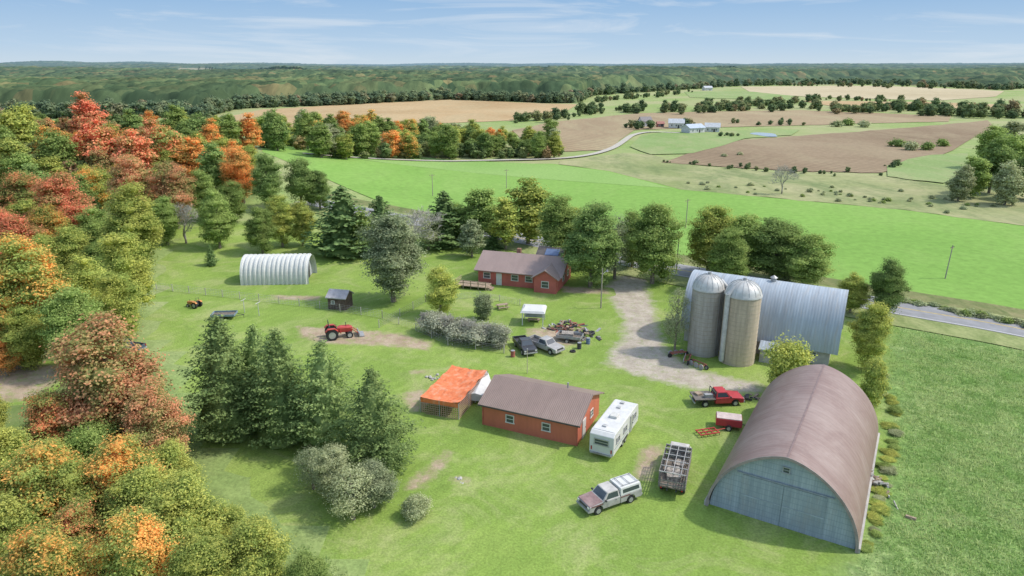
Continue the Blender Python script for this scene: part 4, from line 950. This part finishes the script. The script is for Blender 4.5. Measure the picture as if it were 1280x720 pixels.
MB().pry([(-Lc/2,.55),(Lc/2-.2,.55),(Lc/2,1.3),(Lc/2-.35,2.6),(Lc/2-.8,2.75),(-Lc/2+.4,2.75),(-Lc/2,2.5)],-Wc/2,Wc/2).build('body',cw,t,.06)
MB().box(-.1,0,2.775,Lc-1.4,Wc-.3,.03).build('roof_membrane',M('roof_white',(.6,.6,.59),.6,var=.1,dirt=(.5,.49,.46)),t)
MB().box(-.4,0,2.92,.9,.75,.28).build('air_conditioner',M('ac_cream',(.55,.54,.5),.5),t,.05)
for x in (-2.6,1.6,2.7): MB().box(x,.2,2.85,.4,.4,.14).build('roof_vent',M('vent_grey',(.45,.45,.44),.6),t,.02)
for s in (-1,1):
    MB().box(0,s*(Wc/2+.004),1.15,Lc-.6,.008,.12).build('side_stripe',M('grey_blue_stripe',(.3,.35,.42),.5),t)
    for x in (-2.8,-.6,2.4): window(t,x,s*Wc/2,1.85,0 if s<0 else PI,1.0,.65,M('alu_frame',(.42,.42,.42),.4,.3))
    for x in (-.9,-.05): wheel(t,x,s*1.05,.34,.22)
    MB().box(-.48,s*(Wc/2+.01),.72,1.7,.02,.3).build('wheel_arch',dark,t)
window(t,-Lc/2,0,1.8,-PI/2,1.5,.7,M('alu_frame'))
for s in (-1,1): MB().box(-Lc/2-.01,s*1.0,1.0,.03,.12,.4).build('taillight',redl,t)
MB().box(-Lc/2-.08,0,.55,.12,2.2,.14).build('bumper',grey,t)
door(t,1.3,-Wc/2,.65,0,.7,1.8,M('alu_frame'))
mb=MB(); mb.cyl((Lc/2-.3,-.7,.5),(Lc/2+1.1,0,.5),.05,n=6).cyl((Lc/2-.3,.7,.5),(Lc/2+1.1,0,.5),.05,n=6).cyl((Lc/2+.9,0,0),(Lc/2+.9,0,.8),.04,n=6); mb.build('hitch',dark,t)
for y in (-.18,.2): MB().cyl((Lc/2+.35,y,.5),(Lc/2+.35,y,.95),.16).build('gas_bottle',wht,t)
A=g(838,624); Bq=g(848,580); rz=math.atan2(Bq[1]-A[1],Bq[0]-A[0]); t=thing('stake_truck','old stake-bed truck with dark slatted rack parked nose away','truck',(A[0]+math.cos(rz)*3.6,A[1]+math.sin(rz)*3.6),rz)
tb=M('truck_cream',(.48,.46,.43),.5,dirt=(.3,.2,.15)); rk=M('rack_steel',(.19,.17,.16),.7,dirt=(.3,.28,.25))
MB().box(0,-.4,.75,6.8,.12,.2).box(0,.4,.75,6.8,.12,.2).build('chassis',dark,t)
MB().pry([(1.5,.7),(3.5,.7),(3.55,1.3),(3.4,1.45),(2.7,1.55),(1.5,1.55)],-.95,.95).build('hood',tb,t,.06)
MB().frus((1.45,2.75,-.98,.98),1.5,(1.5,2.4,-.85,.85),2.25).build('cab',tb,t,.05)
cbq=[(1.45,-.98,1.5),(2.75,-.98,1.5),(2.75,.98,1.5),(1.45,.98,1.5)]; ctq=[(1.5,-.85,2.25),(2.4,-.85,2.25),(2.4,.85,2.25),(1.5,.85,2.25)]
MB().inset([cbq[1],cbq[2],ctq[2],ctq[1]],.08,.08,.12,.12).build('windscreen',glass,t); MB().inset([cbq[3],cbq[0],ctq[0],ctq[3]],.15,.15,.2,.2).build('rear_window',glass,t)
for a,b in ((0,1),(2,3)): MB().inset([cbq[a],cbq[b],ctq[b],ctq[a]],.12,.12,.15,.15).build('side_window',glass,t)
MB().box(-1.05,0,1.05,4.9,2.3,.12).build('bed',M('bed_plank',(.19,.16,.13),.9,var=.4,ns=3),t)
for s in (-1,1):
    mb=MB()
    for x in np.linspace(-3.4,1.3,8): mb.box(float(x),s*1.12,1.75,.08,.06,1.4)
    for z in (1.3,1.6,1.9,2.2,2.45): mb.box(-1.05,s*1.16,z,4.85,.035,.12)
    mb.build('rack_side',rk,t)
mb=MB()
for y in (-1,-.33,.33,1): mb.box(1.35,y,1.75,.06,.08,1.4); mb.box(-3.47,y,1.5,.06,.08,.9)
for z in (1.4,1.8,2.3): mb.box(1.39,0,z,.03,2.2,.12)
for z in (1.3,1.7): mb.box(-3.51,0,z,.03,2.2,.12)
mb.build('rack_end',rk,t)
mb=MB()
for x in (-3.4,-2.4,-1.4,-.4,.6,1.3): mb.box(x,0,2.48,.07,2.26,.07)
for y in (-.7,.0,.7): mb.box(-1.05,y,2.54,4.8,.05,.05)
mb.build('rack_top_bars',M('pale_steel',(.38,.37,.35),.6),t)
scrap=M('scrap',(.34,.3,.26),.8,var=.5,ns=4)
MB().box(-1.6,.1,1.35,1.8,1.2,.45,rz=.2).box(.2,-.3,1.3,1.0,.9,.35,rz=-.3).build('scrap_load',scrap,t)
for x,y in ((2.7,-.9),(2.7,.9),(-2.2,-.95),(-2.2,.95)): wheel(t,x,y,.45,.3)
MB().box(3.62,0,.7,.1,2.0,.2).build('bumper',rimm,t)
for s in (-1,1): MB().box(-3.52,s*.9,.95,.04,.15,.12).build('taillight',redl,t)
def tractor(label,loc,rz,m_,s=1.0,loader=True,name='tractor'):
    t=thing(name,label,'tractor',loc,rz); t.scale=(s,s,s)
    MB().pry([(-.2,.75),(1.55,.7),(1.65,1.0),(1.6,1.3),(.2,1.42),(-.2,1.35)],-.33,.33).build('hood',m_,t,.05)
    MB().box(-.55,0,.85,1.0,.6,.5).build('transmission',dark,t); MB().box(-.8,0,1.2,.5,.5,.12).box(-1.02,0,1.42,.1,.5,.4).build('seat',dark,t,.03)
    for y in (-.75,.75): wheel(t,-.85,y,.72,.4); MB().pry([(-1.6,1.25),(-1.3,1.52),(-.5,1.52),(-.15,1.2),(-.2,1.16),(-.52,1.46),(-1.28,1.46),(-1.56,1.2)],y-.22,y+.22).build('fender',m_,t)
    for y in (-.6,.6): wheel(t,1.2,y,.42,.25)
    MB().box(1.2,0,.45,.12,1.1,.12).build('front_axle',dark,t)
    mb=MB(); mb.cyl((-.15,0,1.3),(-.35,0,1.65),.025,n=6).lathe([(.17,1.66),(.2,1.68),(.17,1.7)],12,-.36,0); mb.build('steering_wheel',dark,t)
    mb=MB()
    for y in (-.4,.4): mb.cyl((-1.15,y,1.1),(-1.15,y,2.35),.035,n=6)
    mb.cyl((-1.15,-.4,2.35),(-1.15,.4,2.35),.035,n=6); mb.build('roll_bar',dark,t)
    MB().cyl((.9,.15,1.3),(.9,.15,1.85),.04,n=8).build('exhaust',dark,t)
    if loader:
        for y in (-.5,.5): MB().cyl((.1,y,1.35),(1.3,y,1.3),.06,n=6).cyl((1.3,y,1.3),(2.3,y,.45),.06,n=6).cyl((.2,y,.7),(.1,y,1.35),.06,n=6).build('loader_arm',m_,t)
        MB().pry([(2.3,.1),(2.95,.08),(2.95,.14),(2.4,.2),(2.35,.65),(2.25,.65)],-.85,.85).build('bucket',grey,t)
    for y in (-.2,.2): MB().box(1.63,y,1.12,.04,.14,.12).build('headlight',headl,t)
tractor('red tractor with front loader standing on bare dirt',g(424,422),R_(20),M('tractor_red',(.46,.06,.05),.45),1.15)
tractor('small orange garden tractor by the wire fence',g(243,384),R_(160),M('tractor_orange',(.6,.25,.07),.45),.7,False,'garden_tractor')
def flat_trailer(label,loc,rz,m_,L=3.6,side=.35,name='utility_trailer'):
    t=thing(name,label,'trailer',loc,rz)
    MB().box(0,0,.62,L,1.8,.08).build('deck',M('bed_plank'),t)
    for s in (-1,1): MB().box(0,s*.92,.62+side/2,L,.05,side).build('side_panel',m_,t); wheel(t,-.1,s*1.08,.33,.2)
    for s in (-1,1): MB().box(s*(L/2+.01),0,.62+side/2,.05,1.8,side).build('end_panel',m_,t)
    mb=MB(); mb.cyl((L/2,-.6,.55),(L/2+1.2,0,.5),.04,n=6).cyl((L/2,.6,.55),(L/2+1.2,0,.5),.04,n=6).cyl((L/2+1.1,0,0),(L/2+1.1,0,.6),.035,n=6); mb.build('hitch',dark,t)
    return t
flat_trailer('blue-grey utility trailer left on the lawn below the fence',g(281,398),R_(5),M('blue_grey_metal',(.22,.29,.35),.6),3.4,.3)
t=flat_trailer('pale utility trailer loaded beside the silver pickup',g(712,426),R_(-20),grey,3.4,.4); MB().box(-.3,0,.95,1.6,1.2,.5,rz=.2).build('load',scrap,t)
t=thing('tank_trailer','red box trailer with pale lid near the brown arched barn','trailer',g(910,534),R_(-15))
MB().box(0,0,.85,2.6,1.5,.8).build('box',M('red_paint'),t,.06); MB().box(0,0,1.29,2.5,1.4,.08).build('lid',M('pale_pink_lid',(.55,.45,.42),.6),t,.02)
for s in (-1,1): wheel(t,0,s*.85,.33,.2)
MB().cyl((1.3,0,.5),(2.3,0,.45),.05,n=6).build('hitch',dark,t)
t=thing('red_implement','small red field implement lying on the grass by the red trailer','farm implement',g(884,543),R_(15))
mb=MB(); 
for y in (-.5,0,.5): mb.box(0,y,.35,2.2,.1,.1)
for x in (-1,-.3,.4,1.05): mb.box(x,0,.35,.08,1.2,.08)
mb.build('frame',M('tractor_red'),t)
for x in (-1,-.3,.4,1.05):
    for y in (-.5,0,.5): MB().cyl((x,y,.3),(x+.1,y,.0),.03,n=5).build('tine',dark,t)
MB().cyl((1.1,0,.35),(2.0,0,.4),.05,n=6).build('drawbar',M('tractor_red'),t)
rustr=M('rust_red',(.36,.12,.09),.8,dirt=(.2,.14,.1))
for n_,(px,py,rz_) in enumerate(((848,446,.3),(862,452,1.2),(874,458,2.2))):
    t=thing('hay_rake',['rusty red implement left of the silos, farthest from them','rusty red implement at the foot of the left silo','low red implement between the silos and the drive'][n_],'farm implement',g(px,py),rz_)
    mb=MB(); mb.box(0,0,.6,2.2,.12,.12).box(0,.6,.5,2.0,.1,.1).box(-.9,.3,.5,.1,.8,.1).box(.9,.3,.5,.1,.8,.1); mb.build('frame',rustr,t)
    for x in (-.8,0,.8): MB().cyl((x,.62,.36),(x,.7,.36),.36,n=14).build('disc',grey,t)
    for s in (-1,1): wheel(t,s*1.2,.1,.3,.16)
def barrel(px,py,m_,lab):
    t=thing('barrel',lab,'barrel',g(px,py)); MB().lathe([(.02,.0),(.29,.0),(.29,.3),(.31,.31),(.29,.33),(.29,.6),(.31,.61),(.29,.63),(.29,.88),(.02,.87)],14).build('drum',m_,t); MB().lathe([(.02,.9),(.27,.9),(.28,.87)],14).build('lid',grey,t)
barrel(735,430,blue,'blue drum at the right end of the scrap heap'); barrel(641,446,rustr,'rusty drum left of the black pickup'); barrel(724,436,dark,'dark drum in front of the scrap heap')
def heap(px,py,w,d,h,n,lab,mats,name='scrap_heap'):
    c=g(px,py); t=thing(name,lab,'scrap heap',c,0)
    for k_,(pn,m_) in enumerate(mats):
        for _ in range(n):
            x,y=random.gauss(0,w/3.2),random.gauss(0,d/3.2); f_=max(0,1-(x/w)**2*3-(y/d)**2*3)
            MB().box(x,y,.1+h*f_*random.random(),random.uniform(.15,1.3),random.uniform(.08,.35),random.uniform(.04,.25),random.uniform(0,3),random.uniform(-.5,.5),random.uniform(-.4,.4)).build(pn,m_,t)
heap(705,411,4.5,2.4,1.3,16,'long heap of scrap lumber and metal behind the silver pickup',[('plank',wood),('metal_sheet',grey),('rusty_piece',rustr),('dark_piece',dark)])
heap(730,422,3.0,2.2,1.2,14,'short heap of mixed scrap at the drive side',[('plank',wood),('metal_sheet',grey),('dark_piece',dark)])
heap(934,500,2.2,1.4,.6,9,'small clutter of parts behind the red box trailer',[('plank',wood),('dark_piece',dark)])
heap(1092,600,1.2,5.5,.5,22,'strip of pale rubble along the right side of the arched barn',[('block',conc),('plank',wood)],'rubble_strip')
def stones(px,py,w,n,lab):
    t=thing('stone_pile',lab,'stone pile',g(px,py)); V,Fc=ICO1
    for _ in range(n):
        s=random.uniform(.1,.28); p=(random.gauss(0,w/3),random.gauss(0,w/4),s*.4); MB().add([(p[0]+a[0]*s*random.uniform(.7,1.2),p[1]+a[1]*s,p[2]+a[2]*s*.7) for a in V],[tuple(int(i) for i in f_) for f_ in Fc]).build('stone',conc,t)
stones(549,473,2.4,24,'grey stone pile left of the orange pen roof'); stones(574,603,1.1,6,'few pale stones on the open lower lawn')
for k_,(px,py) in enumerate(((716,440),(650,424),(740,416))):
    t=thing('tyre',['loose tyre lying in front of the loaded trailer','loose tyre lying behind the black pickup','loose tyre lying beside the driveway'][k_],'tyre',g(px,py)); MB().lathe([(.2,.02),(.36,.0),(.4,.06),(.4,.16),(.36,.22),(.2,.2)],16).build('tread',black,t); MB().lathe([(.2,.2),(.17,.11),(.2,.02)],16).build('bead',dark,t)
t=thing('picnic_table','wooden picnic table on the lawn beside the round shrub','table',g(628,386),.4)
MB().box(0,0,.74,1.8,.75,.06).build('tabletop',wood,t)
for s in (-1,1): MB().box(0,s*.7,.44,1.8,.28,.05).build('bench_seat',wood,t); MB().box(s*.7,0,.36,.08,1.3,.08).box(s*.7,.3,.36,.08,.08,.72,rx=.4).box(s*.7,-.3,.36,.08,.08,.72,rx=-.4).build('leg',wood,t)
def fence(lab,pts,h=1.3,step=3.0,name='wire_fence'):
    P=[Vector(g(*p)) for p in pts]; t=thing(name,lab,'fence',(P[0].x,P[0].y,0)); o0=P[0]; mb=MB()
    for a,b in zip(P,P[1:]):
        d=(b-a).length; n=max(1,int(d/step)); 
        for k_ in range(n+(1 if b==P[-1] else 0)):
            p=a.lerp(b,k_/n)-o0; MB().cyl((p.x,p.y,0),(p.x,p.y,h),.06,n=6).build('post',M('fence_post',(.45,.42,.38),.9),t)
        for z in np.linspace(.15,h-.1,5): mb.cyl((a.x-o0.x,a.y-o0.y,z),(b.x-o0.x,b.y-o0.y,z),.014,n=3)
        m_=int(d/.5)
        for k_ in range(m_): p=a.lerp(b,k_/m_)-o0; mb.cyl((p.x,p.y,.1),(p.x,p.y,h-.1),.009,n=3)
    mb.build('wire',grey,t)
fence('long wire fence crossing the lawn below the white hut',[(196,362),(300,374),(400,386),(478,398)])
fence('short wire fence rising from the dirt toward the house',[(474,410),(500,396),(532,378)])
fence('low wire fence in front of the grey-green tree and lawn shrub',[(532,378),(600,372),(650,382)],1.1)
fence('wire fence along the front of the leafless shrubs',[(478,398),(520,414),(560,432),(630,442)],1.2)
for k_,(px,py) in enumerate(((306,391),(324,395))):
    t=thing('clothesline_pole',['left white T-shaped clothesline pole by the fence','right white T-shaped clothesline pole by the fence'][k_],'pole',g(px,py),R_(75)); MB().cyl((0,0,0),(0,0,2.1),.05,n=8).build('shaft',M('pole_grey_white',(.5,.5,.48),.6),t); MB().box(0,0,2.1,1.2,.07,.07).build('crossbar',M('pole_grey_white'),t)
def upole(px,py,h,lab,lean=0,lamp=False,r=.11):
    x,y,_=hit(px,py,0); t=thing('utility_pole',lab,'utility pole',(x,y,float(terr(x,y))),R_(40)); t.rotation_euler.y=lean
    MB().cyl((0,0,-.3),(0,0,h),r,r*.7,8).build('shaft',M('pole_wood',(.34,.30,.25),.9),t)
    if not lamp:
        MB().box(0,0,h-.5,1.8,.08,.08).build('crossarm',wood,t)
        for s in (-.8,-.35,.35,.8): MB().cyl((s,0,h-.46),(s,0,h-.28),.04,n=6).build('insulator',dark,t)
    else:
        MB().cyl((0,0,h-1),(1.1,0,h-.5),.03,n=5).build('lamp_arm',grey,t); MB().cyl((1.1,0,h-.75),(1.1,0,h-.45),.2,.1,8).build('lamp_head',grey,t)
upole(751,386,6.5,'yard light pole at the driveway edge near the house',0,True)
upole(845,344,8,'utility pole at the road by the driveway mouth'); upole(1181,350,6.2,'leaning utility pole in the green field at the right',R_(5))
upole(541,246,6.5,'distant utility pole at the left of the green field'); upole(857,286,7,'utility pole in the green field behind the clump'); upole(633,236,6,'small utility pole in the middle of the green field')
t=thing('flag_pole','thin pale pole on the lawn behind the red workshop','pole',g(659,467)); MB().cyl((0,0,0),(0,0,3.2),.05,.035,6).build('shaft',M('pole_pale',(.45,.42,.3),.7),t); MB().cyl((0,0,3.2),(0,0,3.32),.08,n=8).build('cap',grey,t)
t=thing('mailbox','mailbox on a post beside the road at the driveway','mailbox',g(835,350)); MB().box(0,0,.55,.1,.1,1.1).build('post',wood,t); MB().pry([(-.25,1.1),(.25,1.1),(.25,1.28),(.15,1.38),(-.15,1.38),(-.25,1.28)],-.12,.12).build('box',wht,t)
fw=M('far_white_wall',(.58,.58,.57),.7); fr=M('far_grey_roof',(.48,.5,.52),.5)
for px,py,L,Wd,wh,rh,rz_,rm_,wm,lab,kind in ((806,158,7,5.5,3.4,5.8,.3,M('far_dark_roof',(.24,.22,.22),.8),fw,'white farmhouse with dark roof in the distance','house'),
 (845,160,9,6,3.2,5.4,-.2,fr,fw,'white barn with pale roof beside the distant farmhouse','barn'),(825,159,4,3.4,2.3,3.4,.1,M('far_red_roof',(.36,.16,.13),.7),M('far_red_wall',(.42,.15,.12),.8),'small red shed between distant house and barn','shed'),
 (866,166,11,7,3,4.8,.5,M('far_blue_roof',(.42,.48,.56),.4),fw,'pale blue-roofed shed nearest in the distant farmstead','shed'),(890,165,8,6,3,5,-.3,fr,fw,'white barn at the right end of the distant farmstead','barn'),
 (884,113,13,9,4,6.5,.2,fr,fw,'small far white barn among trees near the horizon','barn')):
    t=gable('distant_'+kind,lab,kind,g(px,py),rz_,L,Wd,wh,rh,wm,rm_,.4)
    for x in (-L*.3,0,L*.3): window(t,x,-Wd/2,wh*.55,0,.9,1.1)
    door(t,L*.15,-Wd/2,.02,0,1.0,2.0,dark,'door')
# ---------------------------------------------------------------- light, sky, camera
SE,SA=R_(50),math.atan2(.97,.06)
sun=bpy.data.lights.new('sun','SUN'); sun.energy=3.4; sun.angle=R_(2.0); sun.color=(1,.95,.86); so=bpy.data.objects.new('sun',sun); COL.objects.link(so)
sv=Vector((math.sin(SA)*math.cos(SE),math.cos(SA)*math.cos(SE),math.sin(SE))); so.rotation_euler=sv.to_track_quat('Z','Y').to_euler(); so.location=(0,0,100)
w=bpy.data.worlds.new('World'); sc.world=w; w.use_nodes=True; nt=w.node_tree; nt.nodes.clear()
sky=N(nt,'ShaderNodeTexSky',sky_type='NISHITA'); sky.sun_disc=False; sky.sun_elevation=SE; sky.sun_rotation=SA; sky.air_density=1.0; sky.dust_density=.8; sky.ozone_density=1.0; sky.altitude=300
tc=N(nt,'ShaderNodeTexCoord'); sz_=N(nt,'ShaderNodeSeparateXYZ'); nt.links.new(tc.outputs['Generated'],sz_.inputs[0])
low_=ramp(nt,mth(nt,'MULTIPLY',sz_.outputs[2],8.0,True),[(0,(.60,.71,.80)),(.2,(.48,.64,.81)),(.75,(.28,.48,.75)),(1,(.25,.45,.73))])
low_=mix(nt,1.0,low_,(6.67,6.67,6.67),'MULTIPLY')
up=ramp(nt,sz_.outputs[2],[(.12,0.0),(.4,1.0)])
hi_=mix(nt,1.0,sky.outputs[0],(3.0,2.6,2.1),'MULTIPLY')
base=mix(nt,up,low_,hi_)
mp=mapping(nt,tc.outputs['Generated'],(1.6,1.6,17),(0,R_(4),0)); f=noise(nt,mp,1.6,9,.62,1.1)
col=mix(nt,ramp(nt,f,[(.5,0.0),(.72,.6)]),base,(5.3,5.6,5.9))
bg=N(nt,'ShaderNodeBackground'); bg.inputs[1].default_value=.15; nt.links.new(col,bg.inputs[0]); wo=N(nt,'ShaderNodeOutputWorld'); nt.links.new(bg.outputs[0],wo.inputs[0])
cam=bpy.data.cameras.new('camera'); cam.sensor_width=36; cam.lens=36*F/1280; cam.clip_start=.5; cam.clip_end=30000
co=bpy.data.objects.new('camera',cam); COL.objects.link(co); co.location=(0,0,CH); co.rotation_euler=(PI/2-PT,0,0); sc.camera=co
sc.view_settings.view_transform='Standard'; sc.view_settings.look='None'; sc.view_settings.exposure=0
